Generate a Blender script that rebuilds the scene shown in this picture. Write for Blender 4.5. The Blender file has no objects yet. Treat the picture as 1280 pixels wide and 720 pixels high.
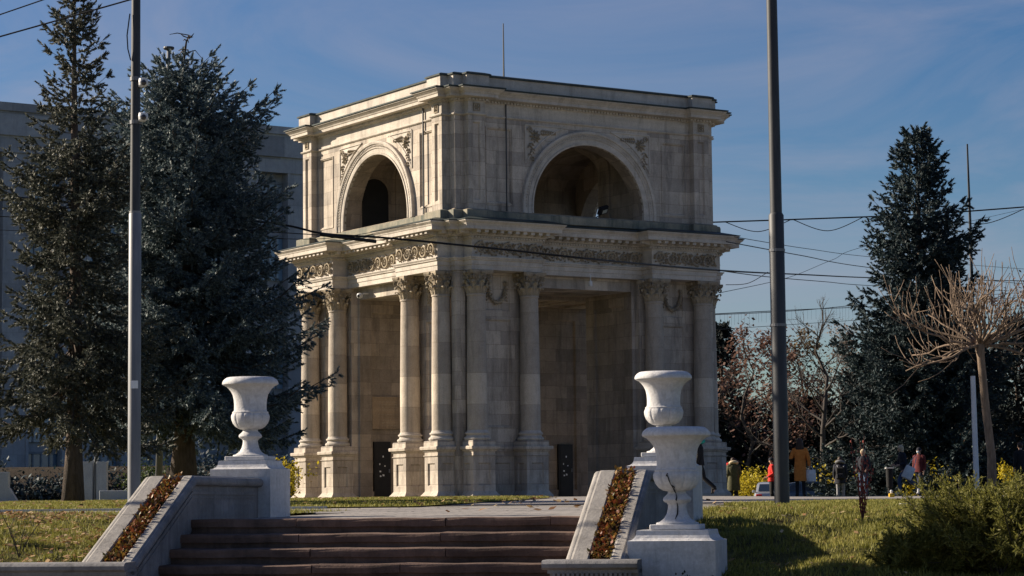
import bpy, bmesh, math, random
import numpy as np
from mathutils import Vector, Matrix

random.seed(7)
SC = bpy.context.scene
COL = SC.collection
PI = math.pi

# ------------------------------------------------------------------ camera maths
FPX, PITCH, ROLL = 2925.8, 0.0899, 0.0106          # focal length in 1280-wide pixels, tilt up, roll
AX, AY, AT = -0.198, 76.233, 0.5679                # arch centre and turn


def at(x, y, d):
    """world point that lies at depth d (metres along +Y) on the sight line of photo point x, y"""
    c, s = math.cos(ROLL), math.sin(ROLL)
    x -= 640; y -= 360
    xr, yr = c * x - s * y, s * x + c * y
    cp, sp = math.cos(PITCH), math.sin(PITCH)
    dx, dy, dz = xr / FPX, cp + sp * yr / FPX, sp - cp * yr / FPX
    k = d / dy
    return Vector((dx * k, d, dz * k))


def sstep(a, b, x):
    t = min(1, max(0, (x - a) / (b - a)))
    return t * t * (3 - 2 * t)


# ------------------------------------------------------------------ stairs frame
SA = math.radians(11)
SO = Vector((-3.372, 25.0, 0))
SS = Vector((math.cos(SA), -math.sin(SA), 0))      # along the treads, to the right
SQ = Vector((math.sin(SA), math.cos(SA), 0))       # up the flight, away from the camera
SW = 4.27                                           # clear width of the flight


def st(s, q, z):
    return SO + SS * s + SQ * q + Vector((0, 0, z))


def to_st(X, Y):
    d = Vector((X, Y, 0)) - SO
    return d.dot(SS), d.dot(SQ)


def plaza(Y):
    z = -0.19 + 0.0057 * (min(max(Y, 25), 67.2) - 25)
    return z - 0.75 * sstep(79, 96, Y)


def gz(X, Y):
    z = plaza(Y) - .08 * sstep(4, 9, X) * sstep(42, 64, Y)
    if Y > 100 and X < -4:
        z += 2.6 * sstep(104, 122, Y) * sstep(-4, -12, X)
    s, q = to_st(X, Y)
    if q < 8:
        if s < -0.45:
            f = min(1, max(0, (q + 1.85) / 7.2))
            f = 1 - (1 - f) ** 1.35
            zb = -0.60 + (plaza(Y) + 0.60) * f
            z = min(z, zb) if q > -2.0 else -1.6
        elif s > SW + 0.5:
            f = min(1, max(0, (q + 3.2) / 8.6))
            f = 1 - (1 - f) ** 1.5
            zb = -1.02 + (plaza(Y) + 1.02) * f
            z = min(z, zb)
            if q < -3.2:
                z = max(-1.6, z - (-3.2 - q) * .4)
        elif q < -0.1:
            z = -1.6
    return z


# ------------------------------------------------------------------ mesh builder
class MB:
    def __init__(self):
        self.v, self.f = [], []

    def add(self, vs, fs):
        b = len(self.v)
        self.v.extend([tuple(p) for p in vs])
        self.f.extend([tuple(b + i for i in f) for f in fs])

    def quad(self, a, b, c, d):
        self.add([a, b, c, d], [(0, 1, 2, 3)])

    def hexa(self, p):      # 8 corners: bottom ring 0-3, top ring 4-7
        self.add(p, [(3, 2, 1, 0), (4, 5, 6, 7), (0, 1, 5, 4), (1, 2, 6, 5), (2, 3, 7, 6), (3, 0, 4, 7)])

    def box(self, x0, x1, y0, y1, z0, z1, T=None):
        p = [(x0, y0, z0), (x1, y0, z0), (x1, y1, z0), (x0, y1, z0), (x0, y0, z1), (x1, y0, z1), (x1, y1, z1), (x0, y1, z1)]
        if T: p = [T(*q) for q in p]
        self.hexa(p)

    def bbox(self, x0, x1, y0, y1, z0, z1, b=.02, T=None):
        """box with chamfered vertical and top/bottom edges"""
        rings = []
        for z, i in ((z0, b), (z0 + b, 0), (z1 - b, 0), (z1, b)):
            c = b
            rings.append([(x0 + i + c, y0 + i, z), (x1 - i - c, y0 + i, z), (x1 - i, y0 + i + c, z), (x1 - i, y1 - i - c, z),
                          (x1 - i - c, y1 - i, z), (x0 + i + c, y1 - i, z), (x0 + i, y1 - i - c, z), (x0 + i, y0 + i + c, z)])
        if T: rings = [[T(*q) for q in r] for r in rings]
        self.loft(rings, True)

    def loft(self, rings, cap=False):
        n = len(rings[0]); vs = [p for r in rings for p in r]; fs = []
        for i in range(len(rings) - 1):
            for j in range(n):
                k = (j + 1) % n
                fs.append((i * n + j, i * n + k, (i + 1) * n + k, (i + 1) * n + j))
        if cap:
            fs.append(tuple(reversed(range(n)))); m = (len(rings) - 1) * n
            fs.append(tuple(m + j for j in range(n)))
        self.add(vs, fs)

    def lathe(self, prof, n=32, c=(0, 0, 0), cap=True, flute=None):
        rings = []
        for i, (r, z) in enumerate(prof):
            ring = []
            for j in range(n):
                a = 2 * PI * j / n
                rr = r * (flute(i, a) if flute else 1)
                ring.append((c[0] + rr * math.cos(a), c[1] + rr * math.sin(a), c[2] + z))
            rings.append(ring)
        self.loft(rings, cap)

    def tube(self, pts, rad, n=5, cap=True):
        pts = [Vector(p) for p in pts]
        if not hasattr(rad, '__len__'): rad = [rad] * len(pts)
        t = (pts[1] - pts[0]).normalized()
        u = t.orthogonal().normalized()
        rings = []
        for i, p in enumerate(pts):
            if 0 < i < len(pts) - 1: t = (pts[i + 1] - pts[i - 1])
            elif i: t = pts[i] - pts[i - 1]
            t = t.normalized() if t.length > 1e-9 else Vector((0, 0, 1))
            u = (u - t * u.dot(t))
            u = u.normalized() if u.length > 1e-6 else t.orthogonal().normalized()
            w = t.cross(u)
            rings.append([p + (u * math.cos(2 * PI * j / n) + w * math.sin(2 * PI * j / n)) * rad[i] for j in range(n)])
        self.loft(rings, cap)

    def blob(self, c, r, n=6, m=4, sc=(1, 1, 1)):
        rings = []
        for i in range(m + 1):
            th = -PI / 2 + PI * (i + .0001) / (m + .0002)
            rings.append([(c[0] + sc[0] * r * math.cos(th) * math.cos(2 * PI * j / n), c[1] + sc[1] * r * math.cos(th) * math.sin(2 * PI * j / n), c[2] + sc[2] * r * math.sin(th)) for j in range(n)])
        self.loft(rings, False)

    def sweep(self, poly, prof, cap0=False, cap1=False):
        rings = [[(x, y, z) for x, y in offset(poly, o)] for o, z in prof]
        self.loft(rings, False)
        n = len(poly)
        if cap0: self.add(rings[0], [tuple(reversed(range(n)))])
        if cap1: self.add(rings[-1], [tuple(range(n))])

    def build(self, name, mat, parent=None, smooth=False, loc=None):
        me = bpy.data.meshes.new(name)
        me.from_pydata(self.v, [], self.f)
        if smooth:
            me.polygons.foreach_set('use_smooth', [True] * len(me.polygons))
        me.materials.append(mat)
        o = bpy.data.objects.new(name, me)
        COL.objects.link(o)
        if parent: o.parent = parent
        if loc is not None: o.location = loc
        if smooth == 'auto':
            try:
                me.set_sharp_from_angle(angle=math.radians(38))
            except Exception:
                pass
        return o


def offset(poly, o):
    n = len(poly); out = []
    for i in range(n):
        a, b, c = poly[i - 1], poly[i], poly[(i + 1) % n]
        d1 = Vector((b[0] - a[0], b[1] - a[1])).normalized(); d2 = Vector((c[0] - b[0], c[1] - b[1])).normalized()
        n1 = Vector((d1.y, -d1.x)); n2 = Vector((d2.y, -d2.x))
        k = 1 + n1.dot(n2)
        m = (n1 + n2) / k if k > .05 else n1
        out.append((b[0] + m.x * o, b[1] + m.y * o))
    return out


def tri_mesh(name, V, F, mat, parent=None, quads=False):
    me = bpy.data.meshes.new(name)
    k = 4 if quads else 3
    V = np.asarray(V, np.float32); F = np.asarray(F, np.int32)
    me.vertices.add(len(V)); me.vertices.foreach_set('co', V.ravel())
    me.loops.add(F.size); me.loops.foreach_set('vertex_index', F.ravel())
    me.polygons.add(len(F)); me.polygons.foreach_set('loop_start', np.arange(0, F.size, k, dtype=np.int32))
    me.update(calc_edges=True)
    me.materials.append(mat)
    o = bpy.data.objects.new(name, me)
    COL.objects.link(o)
    if parent: o.parent = parent
    return o


def tag(o, label=None, cat=None, group=None, kind=None):
    if label: o['label'] = label
    if cat: o['category'] = cat
    if group: o['group'] = group
    if kind: o['kind'] = kind
    return o


def empty(name, loc, rz=0, label=None, cat=None, group=None):
    o = bpy.data.objects.new(name, None)
    COL.objects.link(o)
    o.location = loc; o.rotation_euler = (0, 0, rz)
    o.empty_display_size = .2
    return tag(o, label, cat, group)


def copy_tree(o, parent=None):
    c = o.copy(); COL.objects.link(c)
    if parent: c.parent = parent
    for ch in o.children: copy_tree(ch, c)
    return c


# ------------------------------------------------------------------ materials
def newmat(name):
    m = bpy.data.materials.new(name); m.use_nodes = True
    nt = m.node_tree
    return m, nt, nt.nodes['Principled BSDF'], nt.nodes.new('ShaderNodeTexCoord')


def N(nt, t, **kw):
    n = nt.nodes.new(t)
    for k, v in kw.items():
        if k in n.inputs.keys(): n.inputs[k].default_value = v
        else: setattr(n, k, v)
    return n


def ramp(nt, fac, stops):
    r = nt.nodes.new('ShaderNodeValToRGB')
    el = r.color_ramp.elements
    while len(el) < len(stops): el.new(.5)
    for e, (p, c) in zip(el, stops):
        e.position = p; e.color = (*c, 1) if len(c) == 3 else c
    nt.links.new(fac, r.inputs[0])
    return r.outputs[0]


def mix(nt, fac, a, b, mode='MIX'):
    m = nt.nodes.new('ShaderNodeMix'); m.data_type = 'RGBA'; m.blend_type = mode
    for s, v in ((m.inputs[0], fac), (m.inputs[6], a), (m.inputs[7], b)):
        if hasattr(v, 'is_linked'): nt.links.new(v, s)
        elif isinstance(v, (int, float)): s.default_value = v
        else: s.default_value = (*v, 1)
    return m.outputs[2]


def noise(nt, co, scale, detail=4, rough=.6, mapscale=None, dist=0):
    if mapscale:
        mp = nt.nodes.new('ShaderNodeMapping'); mp.inputs['Scale'].default_value = mapscale
        nt.links.new(co, mp.inputs[0]); co = mp.outputs[0]
    n = N(nt, 'ShaderNodeTexNoise'); n.inputs['Scale'].default_value = scale
    n.inputs['Detail'].default_value = detail; n.inputs['Roughness'].default_value = rough
    n.inputs['Distortion'].default_value = dist
    nt.links.new(co, n.inputs['Vector'])
    return n.outputs['Fac']


def bump(nt, bsdf, h, strength=.3, dist=.02):
    b = N(nt, 'ShaderNodeBump'); b.inputs['Strength'].default_value = strength; b.inputs['Distance'].default_value = dist
    nt.links.new(h, b.inputs['Height']); nt.links.new(b.outputs[0], bsdf.inputs['Normal'])


def plain(name, c1, c2, scale=6, rough=.8, bs=.2, metal=0, mapscale=None, spec=.3, bd=.01):
    m, nt, b, tc = newmat(name)
    n = noise(nt, tc.outputs['Object'], scale, mapscale=mapscale)
    nt.links.new(ramp(nt, n, [(.3, c1), (.7, c2)]), b.inputs['Base Color'])
    b.inputs['Roughness'].default_value = rough; b.inputs['Metallic'].default_value = metal
    b.inputs['Specular IOR Level'].default_value = spec
    if bs:
        bump(nt, b, noise(nt, tc.outputs['Object'], scale * 6), bs, bd)
    return m


def stone(name, light, dark, blocks=True, row=.42, wid=.86, stain=(.09, .08, .07), stain_amt=.7, k=1.0):
    m, nt, b, tc = newmat(name)
    ob = tc.outputs['Object']
    n1 = noise(nt, ob, 1.7 * k, 6, .65)
    col = ramp(nt, n1, [(.3, dark), (.72, light)])
    if blocks:
        sp = N(nt, 'ShaderNodeSeparateXYZ'); nt.links.new(ob, sp.inputs[0])
        ad = N(nt, 'ShaderNodeMath', operation='ADD'); nt.links.new(sp.outputs[0], ad.inputs[0]); nt.links.new(sp.outputs[1], ad.inputs[1])
        cb = N(nt, 'ShaderNodeCombineXYZ'); nt.links.new(ad.outputs[0], cb.inputs[0]); nt.links.new(sp.outputs[2], cb.inputs[1])
        br = N(nt, 'ShaderNodeTexBrick')
        br.inputs['Scale'].default_value = 1; br.inputs['Brick Width'].default_value = wid; br.inputs['Row Height'].default_value = row
        br.inputs['Mortar Size'].default_value = .007; br.inputs['Mortar Smooth'].default_value = .3; br.inputs['Bias'].default_value = -.1
        br.inputs['Color1'].default_value = (1.14, 1.12, 1.08, 1); br.inputs['Color2'].default_value = (.62, .62, .63, 1); br.inputs['Mortar'].default_value = (.58, .55, .52, 1)
        nt.links.new(cb.outputs[0], br.inputs['Vector'])
        col = mix(nt, .85, col, br.outputs['Color'], 'MULTIPLY')
    else:
        n3 = noise(nt, ob, 2.3, 3, .5, mapscale=(.25, .25, 2.2))
        col = mix(nt, .6, col, ramp(nt, n3, [(.35, (.78, .77, .76)), (.65, (1.05, 1.04, 1.03))]), 'MULTIPLY')
    st_ = noise(nt, ob, 1.3 * k, 7, .72, mapscale=(2.2, 2.2, .32), dist=.4)
    sf = ramp(nt, st_, [(.49, (0, 0, 0)), (.72, (stain_amt,) * 3)])
    col = mix(nt, sf, col, stain)
    n4 = noise(nt, ob, 26, 5, .75)
    col = mix(nt, .35, col, ramp(nt, n4, [(.3, (.5, .49, .48)), (.62, (1.15, 1.15, 1.15))]), 'MULTIPLY')
    nt.links.new(col, b.inputs['Base Color'])
    b.inputs['Roughness'].default_value = .9; b.inputs['Specular IOR Level'].default_value = .2
    h = noise(nt, ob, 14, 6, .7)
    if blocks:
        h2 = mix(nt, .5, h, br.outputs['Fac'], 'SUBTRACT')
        bump(nt, b, h2, .45, .03)
    else:
        bump(nt, b, h, .4, .025)
    return m


def leafmat(name, cols, rough=.6, trans=.25, scale=1.2, spec=.3, rw=.6):
    m, nt, b, tc = newmat(name)
    geo = nt.nodes.new('ShaderNodeNewGeometry')
    n = noise(nt, tc.outputs['Object'], scale, 3)
    a = N(nt, 'ShaderNodeMath', operation='MULTIPLY_ADD'); a.inputs[1].default_value = rw; nt.links.new(geo.outputs['Random Per Island'], a.inputs[0])
    s = N(nt, 'ShaderNodeMath', operation='MULTIPLY'); s.inputs[1].default_value = 1 - rw; nt.links.new(n, s.inputs[0]); nt.links.new(s.outputs[0], a.inputs[2])
    k = len(cols)
    c = ramp(nt, a.outputs[0], [(.12 + .76 * i / max(1, k - 1), cc) for i, cc in enumerate(cols)])
    nt.links.new(c, b.inputs['Base Color'])
    b.inputs['Roughness'].default_value = rough; b.inputs['Specular IOR Level'].default_value = spec
    if trans:
        tr = N(nt, 'ShaderNodeBsdfTranslucent'); nt.links.new(c, tr.inputs[0])
        mx = N(nt, 'ShaderNodeMixShader'); mx.inputs[0].default_value = trans
        nt.links.new(b.outputs[0], mx.inputs[1]); nt.links.new(tr.outputs[0], mx.inputs[2])
        nt.links.new(mx.outputs[0], nt.nodes['Material Output'].inputs[0])
    return m


MAT = {}
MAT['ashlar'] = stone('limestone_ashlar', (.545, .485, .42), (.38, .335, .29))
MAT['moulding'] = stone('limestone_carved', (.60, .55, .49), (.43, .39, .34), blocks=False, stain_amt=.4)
MAT['column'] = stone('limestone_drums', (.56, .495, .42), (.40, .345, .285), blocks=True, row=.93, wid=9, stain_amt=.45)
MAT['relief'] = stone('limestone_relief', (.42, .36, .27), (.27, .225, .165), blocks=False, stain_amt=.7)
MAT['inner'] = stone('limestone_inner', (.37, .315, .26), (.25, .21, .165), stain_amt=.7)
MAT['flash'] = plain('weathered_flashing', (.018, .024, .026), (.05, .07, .068), 3, .6, .3)
MAT['plinthstone'] = stone('mossy_stone', (.36, .32, .24), (.15, .16, .14), blocks=False, stain=(.05, .075, .07), stain_amt=.9)
MAT['door'] = plain('black_iron_and_opening_dark', (.006, .006, .007), (.014, .013, .013), 4, .5, .1)
MAT['white'] = stone('white_lime_paint', (.62, .62, .63), (.50, .50, .51), blocks=False, stain=(.26, .25, .23), stain_amt=.45, k=4.5)
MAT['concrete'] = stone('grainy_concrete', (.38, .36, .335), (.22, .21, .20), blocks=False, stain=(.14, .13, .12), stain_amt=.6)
MAT['concdark'] = stone('dark_concrete_and_roll_shade', (.27, .265, .27), (.15, .148, .15), blocks=False, stain=(.07, .07, .07), stain_amt=.7)  # concrete of the walls; also paints the shaded right-hand rolls
MAT['step'] = stone('brown_granite', (.22, .145, .115), (.07, .047, .038), blocks=False, stain=(.03, .024, .02), stain_amt=.6)
MAT['pole'] = plain('galvanised_pole', (.12, .125, .135), (.19, .195, .205), 2.5, .55, .1, .25, mapscale=(4, 4, .5))
MAT['poledark'] = plain('dark_grey_pole', (.028, .031, .035), (.055, .058, .064), 2.5, .55, .1, .2, mapscale=(4, 4, .5))
MAT['cable'] = plain('black_rubber', (.008, .008, .009), (.016, .016, .018), 5, .6, 0)
MAT['plastic'] = plain('off_white_plastic', (.52, .53, .54), (.62, .62, .62), 5, .45, 0)
MAT['glass_dark'] = plain('dark_lens', (.01, .011, .013), (.02, .02, .022), 5, .12, 0, spec=.6)
MAT['paper'] = plain('white_paper', (.62, .64, .66), (.72, .73, .74), 8, .7, 0)
MAT['lamp'] = plain('lamp_glass', (.42, .40, .30), (.55, .52, .42), 8, .3, 0)
MAT['barkS'] = plain('spruce_bark', (.055, .042, .034), (.13, .10, .082), 9, .95, .8, mapscale=(2, 2, .5), bd=.04)
MAT['barkC'] = plain('pale_bark', (.12, .085, .06), (.25, .185, .135), 12, .9, .6, mapscale=(2, 2, .4), bd=.02)
MAT['barkD'] = plain('grey_bark', (.03, .026, .024), (.07, .06, .055), 8, .95, .5)

# ------------------------------------------------------------------ world, sun, camera
SUN_EL = math.radians(25)
SUN_AZ = math.atan2(-.954, .30)
w = bpy.data.worlds.new('World'); SC.world = w; w.use_nodes = True
nt = w.node_tree
sky = nt.nodes.new('ShaderNodeTexSky'); sky.sky_type = 'NISHITA'
sky.sun_disc = False; sky.sun_elevation = SUN_EL; sky.sun_rotation = SUN_AZ % (2 * PI)
sky.altitude = 100; sky.air_density = 1.0; sky.dust_density = .5; sky.ozone_density = 3.5
bg = nt.nodes['Background']; bg.inputs[1].default_value = 0.05
tc = nt.nodes.new('ShaderNodeTexCoord')
cl = noise(nt, tc.outputs['Generated'], 3.2, 8, .62, mapscale=(1, 1, 5.0), dist=.9)
cf = ramp(nt, cl, [(.42, (0, 0, 0)), (.74, (.5, .5, .5))])
hs = N(nt, 'ShaderNodeHueSaturation'); hs.inputs['Hue'].default_value = .511; hs.inputs['Saturation'].default_value = 1.28; hs.inputs['Value'].default_value = .76
nt.links.new(sky.outputs[0], hs.inputs['Color'])
nt.links.new(mix(nt, cf, hs.outputs[0], (3.6, 3.5, 4.3)), bg.inputs[0])

L = bpy.data.lights.new('sun', 'SUN'); L.energy = 5.0; L.angle = math.radians(.53); L.color = (1, .865, .69)
so = bpy.data.objects.new('sun', L); COL.objects.link(so)
sd = Vector((math.sin(SUN_AZ) * math.cos(SUN_EL), math.cos(SUN_AZ) * math.cos(SUN_EL), math.sin(SUN_EL)))
so.rotation_euler = sd.to_track_quat('Z', 'Y').to_euler(); so.location = (-40, 20, 40)

cam = bpy.data.cameras.new('camera'); co = bpy.data.objects.new('camera', cam); COL.objects.link(co)
cam.sensor_width = 36; cam.lens = 36 * FPX / 1280; cam.clip_start = .5; cam.clip_end = 6000
cp, sp = math.cos(PITCH), math.sin(PITCH); cr, sr = math.cos(ROLL), math.sin(ROLL)
U = Vector((0, -sp, cp)); R = Vector((1, 0, 0)); Fw = Vector((0, cp, sp))
r2 = R * cr - U * sr; u2 = R * sr + U * cr
mw = Matrix((r2, u2, -Fw)).transposed().to_4x4()
co.matrix_world = mw
SC.camera = co
SC.view_settings.view_transform = 'Standard'; SC.view_settings.look = 'None'
SC.view_settings.exposure = 1.12; SC.view_settings.gamma = 1
SC.view_settings.use_curve_mapping = False
SC.cycles.use_denoising = True
SC.cycles.max_bounces = 6; SC.cycles.diffuse_bounces = 3; SC.cycles.glossy_bounces = 2; SC.cycles.transmission_bounces = 3
SC.cycles.sample_clamp_indirect = 4

# ================================================================== the arch
ARCH = empty('triumphal_arch', (AX, AY, 0.03), AT,
             'cream limestone triumphal arch with paired columns, carved frieze and a round arch in its attic', 'monument')


def fr(k):
    c = [(1, 0), (0, 1), (-1, 0), (0, -1)][k % 4]
    return lambda s, o, z: (s * c[0] + o * c[1], s * c[1] - o * c[0], z)


def cpoly(e, F, m, b, C):
    P = []
    for k in range(4):
        f = fr(k)
        for s, o in ((-e, F), (-b, F), (-b, C), (b, C), (b, F), (e, F), (e, m), (m, m), (m, e)):
            P.append(f(s, o, 0)[:2])
    return P


def rface(M, f, s0, s1, z0, z1, o, hole=None, depth=.05):
    g = lambda s, z, oo=o: f(s, oo, z)
    if not hole:
        M.quad(g(s0, z0), g(s1, z0), g(s1, z1), g(s0, z1)); return
    a, b, c, d = hole
    M.quad(g(s0, z0), g(s1, z0), g(s1, c), g(s0, c)); M.quad(g(s0, d), g(s1, d), g(s1, z1), g(s0, z1))
    M.quad(g(s0, c), g(a, c), g(a, d), g(s0, d)); M.quad(g(b, c), g(s1, c), g(s1, d), g(b, d))
    i = o - depth; bv = depth * .6
    M.quad(g(a, c), g(b, c), g(b - bv, c + bv, i), g(a + bv, c + bv, i)); M.quad(g(a + bv, d - bv, i), g(b - bv, d - bv, i), g(b, d), g(a, d))
    M.quad(g(a, c), g(a + bv, c + bv, i), g(a + bv, d - bv, i), g(a, d)); M.quad(g(b - bv, c + bv, i), g(b, c), g(b, d), g(b - bv, d - bv, i))
    M.quad(g(a + bv, c + bv, i), g(b - bv, c + bv, i), g(b - bv, d - bv, i), g(a + bv, d - bv, i))


def bars(M, f, s0, s1, z0, z1, o, wd, pr, inset=0):
    """raised rectangular moulding"""
    for a, b, c, d in ((s0, s1, z0, z0 + wd), (s0, s1, z1 - wd, z1), (s0, s0 + wd, z0 + wd, z1 - wd), (s1 - wd, s1, z0 + wd, z1 - wd)):
        M.box(a, b, o - .01, o + pr, c, d, T=f)


def spiral(M, f, cs, cz, o, r0, r1, turns, a0, rad, hand=1, n=26, sides=4, dome=0.02):
    pts, rr = [], []
    for i in range(n + 1):
        t = i / n
        a = a0 + hand * turns * 2 * PI * t
        r = r0 + (r1 - r0) * t
        pts.append(f(cs + r * math.cos(a), o + dome * t, cz + r * math.sin(a)))
        rr.append(rad * (1 - .45 * t))
    M.tube(pts, rr, sides)


def petal(M, f, s, z, o, ang, ln, wd, h):
    ca, sa = math.cos(ang), math.sin(ang)
    g = lambda a, b, c: f(s + a * ca - b * sa, o + c, z + a * sa + b * ca)
    M.add([g(0, 0, h * .3), g(ln * .45, wd, 0), g(ln, 0, h * .5), g(ln * .45, -wd, 0), g(ln * .5, 0, h)], [(0, 3, 4), (3, 2, 4), (2, 1, 4), (1, 0, 4)])


def rinceau(M, f, s0, s1, z0, z1, o):
    hgt = z1 - z0; cz = (z0 + z1) / 2
    n = max(1, round((s1 - s0) / (hgt * 1.02))); dx = (s1 - s0) / n
    R_ = min(dx, hgt) * .44
    rng = random.Random(int((s0 + 20) * 100 + o * 7))
    for i in range(n):
        cs = s0 + dx * (i + .5); h = 1 if i % 2 else -1
        spiral(M, f, cs, cz, o + .035, R_, R_ * .12, 1.7, PI if h > 0 else -PI, .032, h)
        M.blob(f(cs, o + .04, cz), R_ * .24, 6, 4)
        for k in range(9):
            a = k * 2 * PI / 9 + rng.uniform(-.2, .2)
            petal(M, f, cs + R_ * .92 * math.cos(a), cz + R_ * .92 * math.sin(a) * .9, o, a + h * .9 + rng.uniform(-.3, .3), rng.uniform(.07, .11), .034, .085)
        for k in range(6):
            a = k * PI / 3 + .3
            petal(M, f, cs + R_ * .3 * math.cos(a), cz + R_ * .3 * math.sin(a), o, a + h * .6, .08, .03, .09)
        for zz in (-1, 1):      # fillers between the scrolls
            petal(M, f, cs + dx * .5, cz, o, zz * PI / 2 + rng.uniform(-.3, .3), hgt * .46, .045, .085)
            petal(M, f, cs + dx * .5, cz + zz * hgt * .2, o, zz * .9, .11, .035, .085)
            petal(M, f, cs + dx * .5, cz + zz * hgt * .2, o, PI - zz * .9, .11, .035, .085)


# ---- piers (with dado, panels) -------------------------------------------------
G, WO, WP = 1.87, 4.42, 4.66
for k in range(4):
    M = MB(); I = MB()
    f = fr(k)
    fb = fr(k + 1)
    h = lambda s, o, z, fb=fb: fb(-s, o, z)      # same corner seen from the neighbouring face
    for g in (f, h):
        M.quad(g(G, WO, 0), g(2.0, WO, 0), g(2.0, WO, 6.795), g(G, WO, 6.795))
        M.quad(g(2.0, WO, 0), g(2.0, WP, 0), g(2.0, WP, 6.795), g(2.0, WO, 6.795))
        rface(M, g, 2.0, 4.5, 0, 1.5, WP, (2.86, 3.66, .38, 1.06), .05)
        rface(M, g, 2.0, 4.5, 1.5, 5.52, WP, (2.82, 3.72, 2.15, 5.36), .05)
        rface(M, g, 2.0, 4.5, 5.52, 6.795, WP, (2.82, 3.72, 5.66, 6.72), .04)
        M.quad(g(4.5, WP, 0), g(4.5, 4.8, 0), g(4.5, 4.8, 6.795), g(4.5, WP, 6.795))
        M.quad(g(4.5, 4.8, 0), g(4.8, 4.8, 0), g(4.8, 4.8, 6.795), g(4.5, 4.8, 6.795))
        # dado mouldings between the pedestals
        for s0, s1, oo in ((2.0, 4.49, WP),):
            M.box(s0, s1, oo - .02, oo + .04, .0, .21, T=g); M.box(s0, s1, oo - .02, oo + .03, 1.24, 1.275, T=g)
            M.box(s0, s1, oo - .02, oo + .06, 1.40, 1.47, T=g); M.box(s0, s1, oo - .02, oo + .10, 1.47, 1.545, T=g)
        M.box(4.47, 4.83, 4.77, 4.83, 0, .2, T=g)
        bars(M, g, 2.78, 3.76, 2.10, 5.41, WP, .025, .02)
        # inner jamb, panel sunk
        j = lambda s, o, z, g=g: g(o, s, z)
        jj = lambda s, o, z, g=g: g(2 * G - o, s, z)   # outward of this face points to the passage
        rface(I, jj, G, WO, 0, 6.43, G, (2.35, 3.98, .25, 6.03), .07)
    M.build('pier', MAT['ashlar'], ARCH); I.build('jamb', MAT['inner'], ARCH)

# ---- pedestals and columns ------------------------------------------------------
RC, CA, CB = 4.99, 4.225, 2.336
pm = MB()
sq = lambda a, b: [(-a, -b), (a, -b), (a, b), (-a, b)]
pw, pf, pb = .385, .385, .34                         # half width, reach outward, reach back to the pier
rect = [(-pw, -pf), (pw, -pf), (pw, pb), (-pw, pb)]
pm.sweep(rect, [(.10, 0), (.10, .09), (.07, .12), (.02, .19), (0, .22)], cap0=True)
f0 = lambda s, o, z: (s, -o, z)
rface(pm, f0, -pw, pw, .22, 1.25, pf, (-.21, .21, .38, 1.05), .045)
fl = lambda s, o, z: (-o, -s, z); frr = lambda s, o, z: (o, s, z)
rface(pm, fl, -pb, pf, .22, 1.25, pw, (-.14, .22, .38, 1.05), .045)
rface(pm, frr, -pf, pb, .22, 1.25, pw, (-.22, .14, .38, 1.05), .045)
pm.sweep(rect, [(0, 1.25), (.03, 1.255), (.03, 1.285), (0, 1.29), (0, 1.385), (.035, 1.40), (.05, 1.44), (.105, 1.455), (.115, 1.52), (.10, 1.55), (.02, 1.552), (.015, 1.70), (0, 1.715)], cap1=True)
cb_ = MB()
cb_.lathe([(.37, 1.715), (.395, 1.735), (.41, 1.77), (.395, 1.81), (.365, 1.825), (.345, 1.84), (.335, 1.875), (.35, 1.895), (.37, 1.905), (.38, 1.93), (.365, 1.955), (.335, 1.965), (.33, 1.985), (.312, 2.02)], 36)
cs_ = MB()
prof = []
for i in range(17):
    t = i / 16
    prof.append((.308 - .036 * max(0, (t - .25) / .75) ** 1.3, 2.02 + t * 4.0))
prof += [(.273, 6.025), (.292, 6.035), (.30, 6.06), (.292, 6.085), (.275, 6.095)]
cs_.lathe(prof, 40)


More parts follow.
